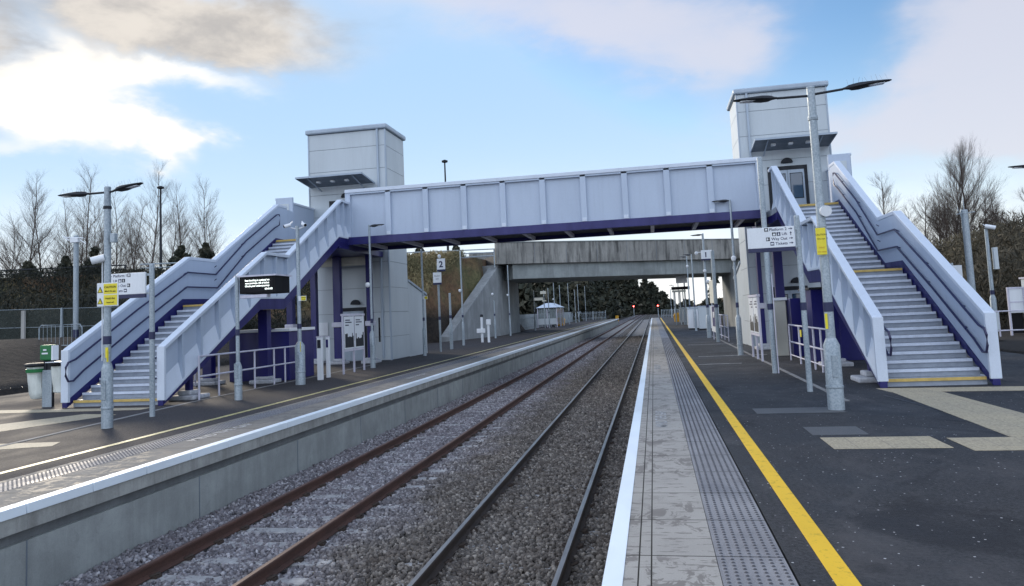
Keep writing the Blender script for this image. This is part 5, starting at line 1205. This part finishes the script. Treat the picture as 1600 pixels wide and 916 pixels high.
# woodland beyond the bridge
Vw, Fw, Tw = [], [], []; off_ = 0; R = np.random.default_rng(99); trunks = MB()
def addw(x, y, z, rx, rz, n, size):
    global off_
    V, F, T = foliage((x,y,z+rz), rx*1.15, rx*1.15, rz, n, size, R, True, 20); Vw.append(V); Fw.append(F+off_); Tw.append(T); off_ += len(V)
    trunks.tube([(x,y,z-.5),(x,y,z+rz*1.7)], [.22,.05], 5)
for i in range(120):
    y = R.uniform(92, 330); x = -17.5 - R.random()**1.5*30; h = min(.085*y+2.0, 24)*R.uniform(.8,1.0); addw(x, y, -1.3, 2.2+.02*y, h/2, 760, .5+.0025*y)
for i in range(60):
    x = R.uniform(-75, 16); y = R.uniform(335, 430); h = (28 if x < -8 else max(5, 24-(x+8)*1.05))*R.uniform(.85,1.05); addw(x, y, -1.3, 6, h/2, 620, 1.3)
for i in range(26):
    y = R.uniform(88, 160); x = 11.5 + R.random()*22; h = min(.062*y+1.5, 11)*R.uniform(.7,1.0); addw(x, y, -1.0, 3, h/2, 620, .6)
for i in range(40):
    x = R.uniform(16,150); y = R.uniform(380,460); addw(x, y, -1.3, 8, R.uniform(2.5,3.6), 420, 1.4)
o = arr_mesh('woodland', np.concatenate(Vw), np.concatenate(Fw), M['needle'], tone=np.concatenate(Tw)); tagp(o, 'dark dense conifer woodland along the line beyond the road bridge', 'woodland', kind='stuff')
o = trunks.build('woodland_trunks', M['bark']); tagp(o, 'dark trunks of the woodland beyond the road bridge', 'tree trunks', kind='stuff')
# scrub over the banks
def scrub(name, label, n, sampler, size, mat, kind='scrub'):
    P_ = sampler(n); n = len(P_); z = ground_z(P_[:,0:1], P_[:,1:2])[:,0]; hgt = P_[:,2]
    t = rng.random(n)**1.3; c_ = np.stack([P_[:,0], P_[:,1], z + hgt*t], -1)
    u = rng.normal(size=(n,3)); u[:,2] = np.abs(u[:,2])*1.6; u /= np.linalg.norm(u,axis=1)[:,None]; w = rng.normal(size=(n,3)); w -= (w*u).sum(1)[:,None]*u; w /= np.linalg.norm(w,axis=1)[:,None]
    s_ = (size*rng.uniform(.5,1.5,n))[:,None]; V = np.stack([c_-u*s_*.3, c_+u*s_*.3+w*s_*.09, c_+u*s_, c_+u*s_*.3-w*s_*.09],1).reshape(-1,3)
    T = np.repeat(np.clip(.45+.9*vnoise(P_[:,0],P_[:,1],2.5,8)+rng.normal(0,.16,n),0,1),4)
    o = arr_mesh(name, V, np.arange(n*4).reshape(n,4), mat, tone=T); tagp(o, label, kind, kind='stuff')
def s_left(n):
    x = rng.uniform(-75,-22,n); y = rng.uniform(33,64,n); d = (x-AX.x)*rn.x + (y-AX.y)*rn.y; m = (d < -6.0) & (d > -19) & (vnoise(x,y,3,2) > -.28)
    return np.stack([x,y,2.0*np.clip(1+1.9*vnoise(x,y,3.3,4),.12,2)*np.clip((-d-7)/6,.16,1)],-1)[m]
def s_right(n):
    x = rng.uniform(14,48,n); y = rng.uniform(38,72,n); m = (vnoise(x,y,3,6) > -.32)
    return np.stack([x,y,3.4*np.clip(1+1.5*vnoise(x,y,4,9),.3,2)*ss((x-13)/6)],-1)[m]
def s_bank(n):
    x = rng.uniform(-34,-15.7,n); y = rng.uniform(50,66,n); d = (x-AX.x)*rn.x + (y-AX.y)*rn.y; m = (d < -5.1) & (d > -18)
    return np.stack([x,y,.35*np.clip(1+1.5*vnoise(x,y,2,5),.2,2)],-1)[m]
scrub('hedge_scrub', 'dark tangled winter scrub covering the left embankment', 260000, s_left, .30, M['hedge'])
scrub('bank_scrub', 'brown leafless scrub covering the right bank below the trees', 230000, s_right, .34, M['scrub'])
scrub('bank_grass', 'rough green and rust grass on the slope by the left abutment', 90000, s_bank, .26, M['grass'], 'grass')
